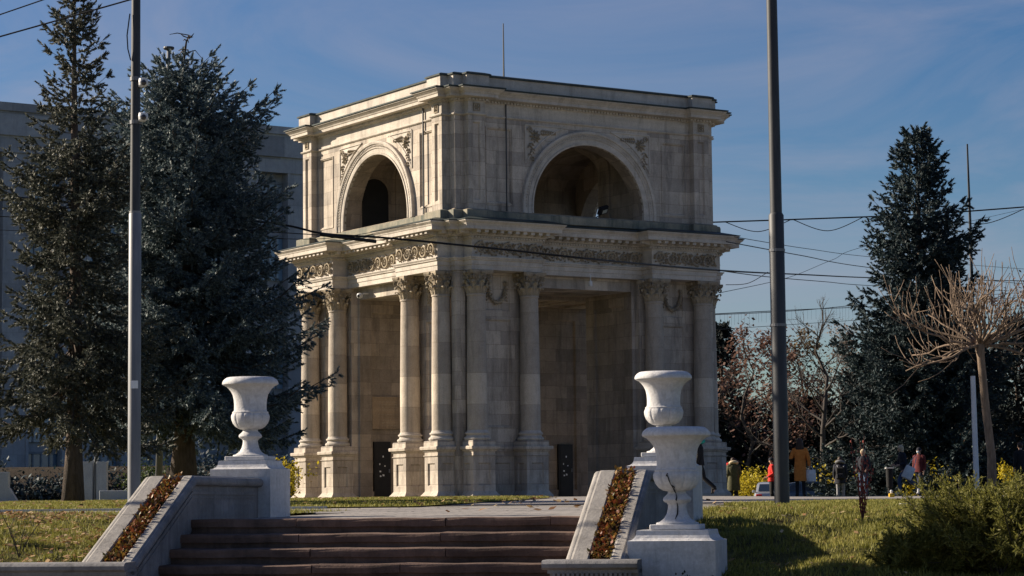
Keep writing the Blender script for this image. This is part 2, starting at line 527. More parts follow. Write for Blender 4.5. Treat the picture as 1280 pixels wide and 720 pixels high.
def make_capital():
    M = MB()
    z0 = 6.09
    M.lathe([(.265, z0), (.27, z0 + .25), (.285, z0 + .42), (.33, z0 + .53), (.36, z0 + .575)], 24)

    def leaf(a, zb, hgt, wdt, out):
        ca, sa = math.cos(a), math.sin(a)
        rows = []
        path = [(0, 0), (.012, .28), (.03, .55), (.065, .8), (.105, .97), (.145, 1.0), (.165, .90), (.158, .80)]
        wd = [.75, .95, 1.0, .95, .8, .6, .42, .2]
        for (o, zz), ww in zip(path, wd):
            o *= out
            rr = .272 + o
            row = []
            for j, q in enumerate((-1, -.55, 0, .55, 1)):
                b = q * ww * wdt
                bul = -.018 if abs(q) > .9 else (.012 if q else .03)
                rad = rr + bul
                row.append((rad * ca - b * sa, rad * sa + b * ca, z0 + zb + zz * hgt + (-.012 if abs(q) == 1 else 0)))
            rows.append(row)
        vs = [p for r in rows for p in r]; n = 5
        M.add(vs, [(i * n + j, i * n + j + 1, (i + 1) * n + j + 1, (i + 1) * n + j) for i in range(len(rows) - 1) for j in range(n - 1)])
        for t in (.35, .6, .82):      # lobes on both edges
            o, zz = np.interp(t, [0, .28, .55, .8, .97], [0, .012, .03, .065, .105]), t
            for sgn in (-1, 1):
                b = sgn * wdt * 1.0; rad = .272 + o * out
                c = Vector((rad * ca - b * sa, rad * sa + b * ca, z0 + zb + zz * hgt))
                M.blob(c, .02, 5, 3, (1, 1, 1.6))
    for i in range(8):
        leaf(i * PI / 4 + PI / 8, .0, .24, .088, 1.0)
        leaf(i * PI / 4, .0, .40, .085, 1.15)
    for i in range(4):
        a = PI / 4 + i * PI / 2
        ca, sa = math.cos(a), math.sin(a)
        for sg in (-1, 1):             # corner volutes
            pts, rr = [], []
            pts.append((.27 * math.cos(a + sg * .5), .27 * math.sin(a + sg * .5), z0 + .33)); rr.append(.018)
            pts.append((.31 * math.cos(a + sg * .3), .31 * math.sin(a + sg * .3), z0 + .45)); rr.append(.02)
            for j in range(15):
                t = j / 14; th = PI * .75 - t * 3.6 * PI * .8
                r = .075 * (1 - t * .85)
                d = .425 + r * math.cos(th); zz = z0 + .495 + r * math.sin(th)
                off = sg * (.03 + .01 * t)
                pts.append((d * ca - off * sa, d * sa + off * ca, zz)); rr.append(.022 * (1 - .3 * t))
            M.tube(pts, rr, 5)
        b = i * PI / 2
        cb2, sb2 = math.cos(b), math.sin(b)
        for sg in (-1, 1):             # inner helices
            pts = []
            for j in range(13):
                t = j / 12; th = -PI / 2 + t * 3 * PI; r = .055 * (1 - .8 * t)
                o = sg * (.075 + r * math.cos(th) * .9); zz = z0 + .49 + r * math.sin(th)
                pts.append((.345 * cb2 - o * sb2, .345 * sb2 + o * cb2, zz))
            M.tube(pts, .017, 4)
        M.blob((.40 * cb2, .40 * sb2, z0 + .635), .05, 7, 5)
    # abacus with hollowed sides
    for z_a, z_b, k1, k2 in ((.575, .61, .93, .97), (.61, .64, .97, 1.0), (.64, .70, 1.0, 1.0)):
        rings = []
        for zz, kk in ((z_a, k1), (z_b, k2)):
            ring = []
            for i in range(4):
                a = -PI / 4 + i * PI / 2
                for j in range(7):
                    t = j / 6
                    s_ = (-.36 + .72 * t) * kk
                    dpt = (.405 - .075 * (1 - (2 * t - 1) ** 2)) * kk
                    b = i * PI / 2
                    ring.append((dpt * math.cos(b) - s_ * math.sin(b), dpt * math.sin(b) + s_ * math.cos(b), z0 + zz))
            rings.append(ring)
        M.loft(rings, True)
    return M


first = None
for k in range(4):
    f = fr(k)
    for s in (-CA, -CB, CB, CA):
        p = f(s, RC, 0)
        if first is None:
            pe = pm.build('pedestal', MAT['ashlar'], ARCH)
            sh = cs_.build('column', MAT['column'], ARCH, smooth='auto')
            ba = cb_.build('column_base', MAT['moulding'], sh, smooth='auto')
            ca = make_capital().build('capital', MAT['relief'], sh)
            first = (pe, sh, ba, ca)
        else:
            pe = first[0].copy(); sh = first[1].copy(); ba = first[2].copy(); ca = first[3].copy()
            for q in (pe, sh, ba, ca): COL.objects.link(q)
            ba.parent = sh; ca.parent = sh
        pe.location = p; pe.rotation_euler = (0, 0, k * PI / 2)
        sh.location = p; sh.rotation_euler = (0, 0, k * PI / 2)

# ---- entablature ----------------------------------------------------------------
e2, F2, m2, b2, C2 = 4.555, 5.306, 4.845, 2.06, 4.74
EP = cpoly(e2, F2, m2, b2, C2)
M = MB()
M.sweep(EP, [(-.02, 6.80), (0, 6.80), (0, 6.94), (.022, 6.95), (.022, 7.075), (.05, 7.085), (.065, 7.10), (.06, 7.13), (.10, 7.16), (.10, 7.185), (0, 7.19), (0, 7.70)], cap0=True)
# bead course under the frieze
ep = offset(EP, .062)
for i in range(len(ep)):
    a, b = Vector((*ep[i], 0)), Vector((*ep[(i + 1) % len(ep)], 0)); ln = (b - a).length; n = int(ln / .075)
    d = (b - a) / ln; nn = Vector((d.y, -d.x, 0))
    for j in range(n):
        c = a + d * (j + .5) * ln / n
        M.box(-.022, .022, -.01, .022, 7.132, 7.158, T=lambda x, y, z: c + d * x + nn * y + Vector((0, 0, z)))
M.build('entablature', MAT['moulding'], ARCH)
for k in range(4):                     # lintel faces above the four passages
    f = fr(k); M = MB()
    M.box(-G, G, 3.2, WO - .003, 6.432, 6.796, T=f)
    M.build('lintel', MAT['ashlar'], ARCH)
M = MB()
M.box(-4.40, 4.40, -4.40, 4.40, 6.437, 6.79)
for k in range(4):
    f = fr(k)
    M.box(-1.80, 1.80, 1.62, 1.87, 6.33, 6.44, T=f); M.box(-1.7, 1.7, 1.42, 1.60, 6.38, 6.44, T=f)
    M.box(-1.5, 1.5, 3.05, 3.2, 6.38, 6.44, T=f)
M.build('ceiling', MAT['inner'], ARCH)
for k in range(4):
    f = fr(k)
    for a, b, o in ((-e2 + .06, -b2 - .06, F2), (-b2 + .05, b2 - .05, C2), (b2 + .06, e2 - .06, F2)):
        M = MB(); rinceau(M, f, a, b, 7.22, 7.67, o)
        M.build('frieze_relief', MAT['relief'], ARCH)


def edge_boxes(M, poly, off, sp, wd, o0, o1, z0, z1, bev=0, z1o=None):
    pp = offset(poly, off)
    for i in range(len(pp)):
        a, b = Vector((*pp[i], 0)), Vector((*pp[(i + 1) % len(pp)], 0)); ln = (b - a).length
        n = max(1, int(round(ln / sp)))
        d = (b - a) / ln; nn = Vector((d.y, -d.x, 0))
        for j in range(n):
            c = a + d * (j + .5) * ln / n
            T = lambda x, y, z: c + d * x + nn * y + Vector((0, 0, z))
            h = wd / 2
            M.hexa([T(-h, o0, z0), T(h, o0, z0), T(h, o1, (z1o if z1o is not None else z0)), T(-h, o1, (z1o if z1o is not None else z0)), T(-h, o0, z1), T(h, o0, z1), T(h, o1, z1), T(-h, o1, z1)])


M = MB()
M.sweep(EP, [(0, 7.695), (.03, 7.71), (.035, 7.735), (.055, 7.74), (.055, 7.80), (.10, 7.815), (.12, 7.835), (.12, 7.955), (.45, 7.96), (.45, 8.07), (.465, 8.08), (.48, 8.12), (.525, 8.16), (.55, 8.185), (.555, 8.215), (.50, 8.225), (.05, 8.34)])
edge_boxes(M, EP, .055, .10, .058, -.01, .038, 7.742, 7.795)
edge_boxes(M, EP, .12, .285, .13, -.01, .27, 7.845, 7.957, z1o=7.875)
M.build('cornice', MAT['moulding'], ARCH)
M = MB()
M.sweep(EP, [(.50, 8.228), (.575, 8.222), (.578, 8.243), (.5, 8.262), (.1, 8.37), (.1, 8.36), (.5, 8.25)])
M.build('flashing', MAT['flash'], ARCH)

# ---- attic ----------------------------------------------------------------------
e1, F1, m1, b1, C1 = 4.51, 5.095, 4.83, 3.92, 4.86
APY = cpoly(e1, F1, m1, b1, C1)
M = MB()
M.sweep(APY, [(.0, 8.30), (.17, 8.36), (.17, 8.60), (.13, 8.615), (.02, 8.645)])
M.build('attic_plinth', MAT['plinthstone'], ARCH)
ZC, RI, RO = 8.82, 2.075, 2.50
M = MB()
ZT = 11.49
for k in range(4):
    f = fr(k)
    for sg in (-1, 1):
        g = (lambda s, o, z, f=f, sg=sg: f(sg * s, o, z))
        rface(M, g, b1, e1, 8.64, ZT, F1, (b1 + .17, e1 - .17, 8.92, 11.28), .06)
        M.quad(g(b1, F1, 8.64), g(b1, C1, 8.64), g(b1, C1, ZT), g(b1, F1, ZT))
        rface(M, g, RO + .20, b1, 8.64, ZT, C1, (2.86, 3.70, 8.92, 11.16), .05)
        M.quad(g(e1, F1, 8.64), g(e1, m1, 8.64), g(e1, m1, ZT), g(e1, F1, ZT))
        M.quad(g(e1, m1, 8.64), g(m1, m1, 8.64), g(m1, m1, ZT), g(e1, m1, ZT))
        bars(M, g, 2.80, 3.76, 8.86, 11.22, C1, .03, .025)
        # wall beside and above the arch
        n = 20
        ss = [RI * math.cos(PI / 2 * i / n) for i in range(n + 1)]
        for i in range(n):
            a, b = ss[i + 1], ss[i]
            za, zb = [ZC + math.sqrt(max(0, RI * RI - q * q)) for q in (a, b)]
            M.quad(g(a, C1, za), g(b, C1, zb), g(b, C1, ZT), g(a, C1, ZT))
        M.quad(g(RI, C1, 8.64), g(RO + .2, C1, 8.64), g(RO + .2, C1, ZT), g(RI, C1, ZT))
M.build('attic', MAT['ashlar'], ARCH)
# crossing vault of the attic: thin arched front walls, wider vaulted arms behind them
M = MB()
n = 28
VW, VZ, VR = 2.19, 10.5, 1.2
for k in range(4):
    f = fr(k)
    for i in range(n):
        t0, t1 = PI * i / n, PI * (i + 1) / n
        s0, s1 = RI * math.cos(t0), RI * math.cos(t1); z0, z1 = ZC + RI * math.sin(t0), ZC + RI * math.sin(t1)
        M.quad(f(s0, C1, z0), f(s1, C1, z1), f(s1, 4.30, z1), f(s0, 4.30, z0))
        p0, p1 = VW * math.cos(t0), VW * math.cos(t1); y0, y1 = VZ + VR * math.sin(t0), VZ + VR * math.sin(t1)
        M.quad(f(p0, 4.30, y0), f(p1, 4.30, y1), f(p1, abs(p1), y1), f(p0, abs(p0), y0))
        M.quad(f(s0, 4.30, z0), f(s1, 4.30, z1), f(p1, 4.30, y1), f(p0, 4.30, y0))
        q = [(r * math.cos(t) , o, VZ + (r - VW + VR) * math.sin(t)) for t in (t0, t1) for r, o in ((VW - .07, 2.5), (VW - .07, 2.9), (VW + .02, 2.9), (VW + .02, 2.5))]
        P_ = [f(*a) for a in q]
        M.quad(P_[0], P_[1], P_[5], P_[4]); M.quad(P_[1], P_[2], P_[6], P_[5]); M.quad(P_[3], P_[0], P_[4], P_[7])
    for sg in (-1, 1):
        M.quad(f(sg * RI, C1, 8.5), f(sg * RI, C1, ZC), f(sg * RI, 4.30, ZC), f(sg * RI, 4.30, 8.5))
        M.quad(f(sg * VW, 4.30, 8.5), f(sg * VW, 4.30, VZ), f(sg * VW, VW, VZ), f(sg * VW, VW, 8.5))
        M.quad(f(sg * RI, 4.30, 8.5), f(sg * RI, 4.30, ZC), f(sg * VW, 4.30, VZ), f(sg * VW, 4.30, 8.5))
        M.box(sg * VW - .06, sg * VW + .06, 2.5, 2.9, 8.5, VZ, T=f)
M.box(-4.9, 4.9, -4.9, 4.9, 8.40, 8.655)
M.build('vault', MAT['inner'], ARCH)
M = MB()                                # stair doorway inside the left arch: its unlit depth painted as a black face
g = lambda s, o, z: (s, VW - o, z)
arc = [(-4.16, 8.66), (-4.16, 9.97)] + [(-3.66 - .5 * math.cos(a), 9.97 + .5 * math.sin(a)) for a in [PI * i / 12 for i in range(13)]] + [(-3.16, 9.97), (-3.16, 8.66)]
na = len(arc)
M.add([g(a, .012, b) for a, b in arc], [tuple(range(na))])
M.build('stair_opening', MAT['door'], ARCH)
M = MB()
for i in range(na - 1):
    (a0, c0), (a1, c1) = arc[i], arc[i + 1]
    dx, dz = a1 - a0, c1 - c0; L_ = math.hypot(dx, dz) or 1
    nx, nz = -dz / L_ * .07, dx / L_ * .07
    M.quad(g(a0, .03, c0), g(a1, .03, c1), g(a1 + nx, .03, c1 + nz), g(a0 + nx, .03, c0 + nz))
M.build('stair_surround', MAT['inner'], ARCH)

for k in range(4):                      # archivolts: concentric rolls
    f = fr(k); M = MB()
    prof = [(RI - .002, -.06), (RI - .002, .05), (RI + .06, .065), (RI + .065, .035), (RI + .19, .045), (RI + .195, .07), (RI + .215, .075), (RI + .22, .055), (RI + .33, .075), (RI + .335, .11), (RI + .40, .125), (RO, .11), (RO + .005, -.02)]
    ang = [-.075 + (PI + .15) * i / 48 for i in range(49)]
    for i in range(48):
        for j in range(len(prof) - 1):
            q = []
            for t in (ang[i], ang[i + 1]):
                for r, o in (prof[j], prof[j + 1]):
                    q.append(f(r * math.cos(t), C1 + o, max(8.645, ZC + r * math.sin(t))))
            M.quad(q[0], q[1], q[3], q[2])
    nb = 84
    for i in range(nb):                  # egg course
        t = PI * (i + .5) / nb
        r = RI + .275
        M.blob(f(r * math.cos(t), C1 + .07, ZC + r * math.sin(t)), .03, 5, 3)
    M.build('archivolt', MAT['moulding'], ARCH)
    for sg in (-1, 1):                   # spandrels
        g = (lambda s, o, z, f=f, sg=sg: f(sg * s, o, z))
        M = MB()
        rs = 2.70
        edge = [(2.33, 11.36)]
        a0, a1 = math.acos(2.33 / rs), math.acos(.86 / rs)
        arcp = [(rs * math.cos(a0 + (a1 - a0) * i / 14), ZC + rs * math.sin(a0 + (a1 - a0) * i / 14)) for i in range(15)]
        # raised border, sunk field
        loop = [(2.33, 11.37)] + arcp
        M.add([g(a, C1 - .0 + .006, b) for a, b in loop], [tuple(range(len(loop)))])
        lp = loop + [loop[0]]
        M.tube([g(a, C1 + .01, b) for a, b in lp], .03, 5)
        M.build('spandrel', MAT['moulding'], ARCH)
        M = MB()
        cx_, cz_ = 1.98, 11.03
        for rr, nn_ in ((.05, 5), (.12, 8), (.17, 9)):
            for j in range(nn_):
                a = 2 * PI * j / nn_
                petal(M, g, cx_ + rr * .5 * math.cos(a), cz_ + rr * .5 * math.sin(a), C1 + .01, a, rr * .8, .045, .06)
        M.blob(g(cx_, C1 + .06, cz_), .06, 7, 4)
        for dx_, dz_ in ((.0, -1), (-1, .0)):
            for j in range(7):
                t = .2 + j * .085
                px_, pz_ = cx_ + dx_ * t + (.14 if dx_ == 0 else 0) + (0 if dx_ else .06 * math.sin(j * 2)), cz_ + dz_ * t + (.14 if dz_ == 0 else 0)
                for q in (-1, 1):
                    aa = math.atan2(dz_, dx_) + q * .8
                    petal(M, g, px_, pz_, C1 + .01, aa, .15 * (1 - j * .09), .04, .06)
        spiral(M, g, 2.17, 11.22, C1 + .03, .10, .02, 1.5, 0, .022)
        M.build('spandrel_relief', MAT['relief'], ARCH)
M = MB()
M.sweep(APY, [(0, 11.48), (.035, 11.495), (.06, 11.52), (.06, 11.545), (0, 11.56), (0, 11.90), (.025, 11.905), (.03, 11.925), (.06, 11.93), (.065, 11.985), (.12, 12.0), (.30, 12.012), (.30, 12.10), (.32, 12.11), (.34, 12.15), (.40, 12.20), (.435, 12.225), (.44, 12.255), (.4, 12.265), (.05, 12.31)])
edge_boxes(M, APY, .065, .115, .07, -.01, .05, 11.932, 11.985)
M.build('attic_cornice', MAT['moulding'], ARCH)
M = MB()
M.sweep(APY, [(.40, 12.268), (.475, 12.262), (.48, 12.30), (.42, 12.315), (.05, 12.345)])
M.build('flashing', MAT['flash'], ARCH)
M = MB()
M.sweep(APY, [(.10, 12.30), (.10, 12.70)])
M.build('parapet', MAT['moulding'], ARCH)
M = MB()
M.sweep(APY, [(.05, 12.695), (.15, 12.70), (.155, 12.735), (.12, 12.76), (.0, 12.80)], cap1=True)
M.sweep([(-3.4, -3.4), (3.4, -3.4), (3.4, 3.4), (-3.4, 3.4)], [(.7, 12.81), (0, 13.0)], cap1=True)
M.build('roof', MAT['flash'], ARCH)
for k in range(4):                      # little rosette squares on the attic pilasters
    f = fr(k)
    for sg in (-1, 1):
        M = MB(); cs0 = sg * (b1 + e1) / 2
        bars(M, f, cs0 - .12, cs0 + .12, 11.61, 11.85, F1, .03, .03)
        for j in range(6): petal(M, f, cs0, 11.73, F1, j * PI / 3, .10, .035, .04)
        M.build('rosette', MAT['relief'], ARCH)
        # garland of leaves between the columns
        M = MB(); c0 = sg * 3.29
        rng = random.Random(k * 2 + (sg > 0))
        for j in range(15):
            t = PI + PI * j / 14
            s_, z_ = c0 + .30 * math.cos(t), 6.33 + .44 * math.sin(t)
            M.blob(f(s_, WP + .03, z_), .055, 6, 4)
            for q in range(5): petal(M, f, s_ + rng.uniform(-.03, .03), z_ + rng.uniform(-.03, .03), WP + .02, rng.uniform(0, 6.3), .085, .03, .06)
        for q in (-1, 1):
            spiral(M, f, c0 + q * .30, 6.47, WP + .02, .085, .02, 1.6, -PI / 2, .022, q)
            M.blob(f(c0 + q * .30, WP + .05, 6.47), .035, 6, 4)
            for j in range(4): petal(M, f, c0 + q * .33, 6.30 - j * .1, WP + .0, -PI / 2 + q * .5, .1, .03, .05)
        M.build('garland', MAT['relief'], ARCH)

# doors, plaque, fittings
f = fr(0)
for s0, s1, zt in ((-3.92, -3.31, 1.86), (3.22, 3.80, 1.80)):
    M = MB(); g = lambda s, o, z: (s, G - o, z)
    M.box(s0, s1, -.10, .02, .0, zt, T=g)
    for a in range(3):
        M.box(s0 + .06, s1 - .06, .02, .032, .1 + a * .58, .6 + a * .58, T=g)
    d = M.build('door', MAT['door'], ARCH)
    M = MB(); M.box(s1 - .09, s1 - .06, .032, .075, .86, .98, T=g); M.build('handle', MAT['pole'], d)
    rng = random.Random(3); M = MB()
    for j in range(7):
        a, b = rng.uniform(s0 + .1, s1 - .2), rng.uniform(.7, 1.45)
        M.box(a, a + rng.uniform(.02, .06), .034, .036, b, b + rng.uniform(.03, .07), T=g)
    M.build('paper_scrap', MAT['paper'], d)
M = MB(); g = lambda s, o, z: (s, G - o, z)
M.box(-3.96, -2.86, -.08, .015, 2.30, 3.28, T=g)
bars(M, g, -3.99, -2.83, 2.27, 3.31, .0, .03, .03)
rng = random.Random(5)
pl = M.build('plaque', stone('plaque_stone', (.36, .28, .19), (.29, .22, .15), blocks=False), ARCH)
M = MB()
for j in range(9):                      # worn inscription, far too faint to read
    x_ = -3.80 + rng.uniform(0, .12)
    while x_ < -3.02:
        wd_ = rng.uniform(.03, .10)
        M.box(x_, x_ + wd_, .015, .018, 3.14 - j * .088 - (.06 if j > 3 else 0), 3.16 - j * .088 - (.06 if j > 3 else 0), T=g)
        x_ += wd_ + rng.uniform(.015, .04)
M.build('lettering', MAT['relief'], pl)
M = MB()
M.tube([(0, 0, 12.95), (0, 0, 13.3), (0, 0, 15.62)], [.055, .035, .018], 6)
M.build('lightning_rod', MAT['poledark'], ARCH)
M = MB(); f = fr(0)                     # floodlight in the attic arch
R3 = Matrix.Rotation(.55, 3, 'X') @ Matrix.Rotation(.5, 3, 'Z')
T = lambda x, y, z: Vector(f(.88, 4.35, 8.98)) + R3 @ Vector((x, y, z))
M.bbox(-.24, .24, -.06, .06, -.13, .13, .015, T=T)
M.tube([f(.45, 4.45, 8.66), f(.70, 4.40, 8.80), T(-.1, .06, -.1)], .018, 5)
fl_ = M.build('floodlight', MAT['cable'], ARCH)
M = MB(); M.box(-.12, .16, -.075, -.062, -.08, .03, T=T); M.build('lamp_glass', MAT['lamp'], fl_)
M = MB()                                # camera dome hanging in front of the right-hand passage
M.tube([f(.02, 4.86, 6.85), f(.02, 4.86, 6.62)], .014, 5)
M.lathe([(.02, .12), (.05, .11), (.06, .05), (.062, .0), (.045, -.05), (.015, -.07)], 12, c=f(.02, 4.86, 6.55))
M.build('security_camera', MAT['plastic'], ARCH)
M = MB(); f3 = fr(3)                    # camera on the left lintel
p = Vector(f3(-1.28, WO, 6.60))
q = Vector(f3(-1.28, WO + .32, 6.52))
M.tube([p, p + (q - p) * .5 + Vector((0, 0, .03)), q], .03, 6)
M.lathe([(.03, .08), (.085, .06), (.10, .0), (.085, -.07), (.03, -.10)], 12, c=q)
sc_ = M.build('security_camera', MAT['plastic'], ARCH)
M = MB(); M.blob(q + Vector(f3(.03, .06, -.02)) , .055, 8, 6); M.build('lens', MAT['glass_dark'], sc_)
M = MB()                                # down pipes on the attic
M.tube([f3(3.10, C1 + .05, 12.0), f3(3.10, C1 + .05, 8.66)], .03, 6); M.build('drain_pipe', MAT['poledark'], ARCH)
M = MB()
M.tube([f(-3.05, C1 + .05, 12.0), f(-3.05, C1 + .05, 8.66)], .022, 6); M.build('drain_pipe', MAT['poledark'], ARCH)

# ================================================================== ground, paving, lawns
def nz2(x, y):
    return (np.sin(x * 2.1 + 1.3 * np.sin(y * 1.7)) * np.cos(y * 2.6 + np.sin(x * 1.1)) * .5 + .3 * np.sin(x * 5.3 + y * 3.1) * np.cos(y * 6.1 - x * 2.3) + .2 * np.sin(x * 11 + 2 * np.sin(y * 7)) * np.sin(y * 12.7))


def grid_sheet(name, As, Bs, fn, mat, keep=None):
    V = []; idx = {}
    for i, a in enumerate(As):
        for j, b in enumerate(Bs):
            V.append(fn(a, b))
    F = []
    nb = len(Bs)
    for i in range(len(As) - 1):
        for j in range(nb - 1):
            F.append((i * nb + j, (i + 1) * nb + j, (i + 1) * nb + j + 1, i * nb + j + 1))
    o = tri_mesh(name, V, F, mat, quads=True)
    o.data.polygons.foreach_set('use_smooth', [True] * len(o.data.polygons))
    return tag(o, kind='structure')


def grassmat(name, a, b, c):
    m, nt, bs, tc = newmat(name)
    n1 = noise(nt, tc.outputs['Object'], 1.6, 5, .65); n2 = noise(nt, tc.outputs['Object'], 30, 4, .7)
    col = ramp(nt, n1, [(.3, a), (.52, b), (.75, c)])
    col = mix(nt, .6, col, ramp(nt, n2, [(.3, (.45, .45, .45)), (.65, (1.25, 1.25, 1.25))]), 'MULTIPLY')
    nt.links.new(col, bs.inputs['Base Color']); bs.inputs['Roughness'].default_value = .95
    bs.inputs['Specular IOR Level'].default_value = .1
    bump(nt, bs, n2, .9, .06)
    return m


MAT['lawn'] = grassmat('autumn_lawn', (.07, .062, .02), (.16, .15, .04), (.25, .21, .075))
MAT['soil'] = grassmat('dark_soil_and_slope_shade', (.025, .018, .012), (.04, .03, .02), (.06, .045, .03))  # real soil in the gutters; also the painted shade on the far slope
m, nt, bs, tc = newmat('grey_pavers'); MAT['pavers'] = m
mp = N(nt, 'ShaderNodeMapping'); mp.inputs['Rotation'].default_value = (0, 0, -.19); nt.links.new(tc.outputs['Object'], mp.inputs[0])
br = N(nt, 'ShaderNodeTexBrick'); nt.links.new(mp.outputs[0], br.inputs['Vector'])
br.inputs['Scale'].default_value = 1; br.inputs['Brick Width'].default_value = .62; br.inputs['Row Height'].default_value = .42; br.inputs['Mortar Size'].default_value = .02
br.inputs['Color1'].default_value = (.30, .275, .255, 1); br.inputs['Color2'].default_value = (.215, .20, .19, 1); br.inputs['Mortar'].default_value = (.09, .085, .08, 1)
n2 = noise(nt, tc.outputs['Object'], 1.3, 6, .7)
nt.links.new(mix(nt, .6, br.outputs[0], ramp(nt, n2, [(.3, (.6, .6, .6)), (.7, (1.2, 1.18, 1.15))]), 'MULTIPLY'), bs.inputs['Base Color'])
bs.inputs['Roughness'].default_value = .85
bump(nt, bs, noise(nt, tc.outputs['Object'], 40, 3), .3, .01)
MAT['asphalt'] = plain('grey_asphalt', (.045, .045, .048), (.065, .064, .063), 3, .9, .4)
MAT['kerb'] = plain('pale_kerb_stone', (.42, .41, .39), (.55, .53, .50), 4, .85, .4)

# the whole terrain beyond the bank, out to the horizon
Ys = [31.0 + .0] + list(np.arange(31.5, 60, 1.5)) + list(np.arange(60, 130, 2.0)) + list(130 * 1.25 ** np.arange(0, 15))
Xp = list(np.arange(0, 30, 1.5)) + list(30 * 1.25 ** np.arange(0, 19))
Xs = [-x for x in reversed(Xp[1:])] + Xp
grid_sheet('ground', Ys, Xs, lambda y, x: (x, y, gz(x, y) - (.03 if y < 101 else 0)), MAT['lawn'])
grid_sheet('lower_ground', [-6, -2.02], list(np.linspace(-60, -.6, 20)), lambda q, s: st(s, q, -1.6), MAT['pavers'])
grid_sheet('lower_pavement', [-40, -6, -3.0], list(np.linspace(-60, 60, 20)), lambda q, s: st(s, q, -1.606), MAT['pavers'])


def rows(name, poly, mat, dz, step=.8, nx=10):
    """sheet over a ground polygon, draped row by row"""
    y0, y1 = min(p[1] for p in poly), max(p[1] for p in poly)
    ys = sorted(set([y0, y1] + [p[1] for p in poly] + list(np.arange(y0, y1, step))))
    V = []; F = []
    for y in ys:
        yy = min(max(y, y0 + 1e-4), y1 - 1e-4); xs = []
        for i in range(len(poly)):
            a, b = poly[i], poly[(i + 1) % len(poly)]
            if (a[1] - yy) * (b[1] - yy) < 0: xs.append(a[0] + (b[0] - a[0]) * (yy - a[1]) / (b[1] - a[1]))
        xa, xb = min(xs), max(xs)
        for i in range(nx + 1):
            x = xa + (xb - xa) * i / nx
            V.append((x, y, gz(x, y) + dz))
    n = nx + 1
    for r in range(len(ys) - 1):
        for i in range(nx): F.append((r * n + i, r * n + i + 1, (r + 1) * n + i + 1, (r + 1) * n + i))
    return tag(tri_mesh(name, V, F, mat, quads=True), kind='structure')


# paving
rows('pavement', [(-45, 33.6), (3.2, 31.5), (3.05, 36.5), (6.6, 39.7), (45, 40.5), (45, 82), (-45, 82)], MAT['pavers'], .0, 1.2, 30)
grid_sheet('landing_pavement', [-.0] + list(np.arange(.5, 9.1, .5)), list(np.linspace(-.02, SW + .02, 6)), lambda q, s: st(s, q, 0) + Vector((0, 0, plaza(st(s, q, 0).y) - .006)), MAT['pavers'])
rows('road', [(-4, 104), (90, 104), (90, 117), (-4, 117)], MAT['asphalt'], .012, 1.5, 12)
rows('shade_dark_embankment', [(-70, 84), (-4, 84), (-4, 104), (-12, 140), (-70, 140)], MAT['soil'], .012, 1.5, 24)  # dark sheet paints the shade lying on this grass slope
LAWN_A = [(-45, 37.7), (-1.56, 37.7), (-.52, 46.5), (.68, 57), (1.1, 62), (-.2, 67.3), (-1.78, 69.0), (-7.0, 77.0), (-45, 77.0)]
rows('lawn', LAWN_A, MAT['lawn'], .02, .8, 14)
rows('lawn', [(3.0, 31.0), (45, 31.0), (45, 38.6), (6.4, 38.6), (3.45, 36.2)], MAT['lawn'], .012, .5, 40)


def bankz(X, Y):
    q = to_st(X, Y)[1]
    return gz(X, Y) + .12 * float(nz2(X * .8, Y * .8)) * (1 - .85 * sstep(2.5, 6.0, q))


def bank(name, q0, q1, s0, s1, dens):
    def fn(q, s):
        p = st(s, q, 0); return (p.x, p.y, bankz(p.x, p.y) if q0 + .05 < q < q1 - .3 else gz(p.x, p.y))
    return grid_sheet(name, list(np.arange(q0, q1 + .01, .14)), list(np.arange(s0, s1 + .01, .16)), fn, MAT['banklawn'])


MAT['banklawn'] = grassmat('leafy_bank', (.045, .035, .016), (.10, .095, .03), (.19, .165, .06))
bank('lawn', -1.84, 8.8, -12.0, -.56, 0)
bank('lawn', -6.0, 8.6, SW + .55, 11.5, 0)
# kerbs
M = MB()
M.box(-40, -3.0, 37.5, 37.7, plaza(37.6) - .1, plaza(37.6) + .035); tag(M.build('kerb', MAT['kerb']), kind='structure')
M = MB()
for i in range(9):
    a = 5.0 + i * .9
    p = [(a, 30.4), (a + .88, 30.4), (a + .88, 30.55), (a, 30.55)]
    z = gz(a, 30.5)
    M.hexa([(x, y, z - .15) for x, y in p] + [(x, y, z + .05) for x, y in p])
tag(M.build('kerb', MAT['kerb']), kind='structure')
M = MB(); M.box(5.0, 44, 39.2, 39.42, plaza(39.3) - .1, plaza(39.3) + .03); tag(M.build('kerb', MAT['kerb']), kind='structure')
M = MB(); M.box(-45, -11, 69.2, 69.9, plaza(69) - .1, plaza(69) + .05); tag(M.build('kerb', MAT['kerb']), kind='structure')

# grass blades and fallen leaves
MAT['blade'] = leafmat('grass_blades', [(.07, .08, .018), (.16, .16, .03), (.26, .24, .055), (.36, .30, .10)], .7, .3, 1.6, rw=.4)
MAT['dead'] = leafmat('fallen_leaves', [(.10, .045, .02), (.24, .12, .05), (.40, .27, .13), (.52, .42, .26)], .8, .2, 2)
rng = np.random.default_rng(4)


def blades(pts, h, wdt):
    n = len(pts); P = np.asarray(pts)
    a = rng.uniform(0, 2 * np.pi, n); d = np.stack([np.cos(a), np.sin(a), np.zeros(n)], 1)
    l = rng.uniform(.5, 1.3, n)[:, None] * h
    b = rng.uniform(0, 2 * np.pi, n); lean = np.stack([np.cos(b), np.sin(b), np.zeros(n)], 1) * rng.uniform(.1, .8, n)[:, None]
    tip = P + (lean + np.array([0, 0, 1])) * l
    W_ = d * wdt * rng.uniform(.6, 1.2, n)[:, None]
    return np.stack([P - W_, P + W_, tip], 1).reshape(-1, 3)


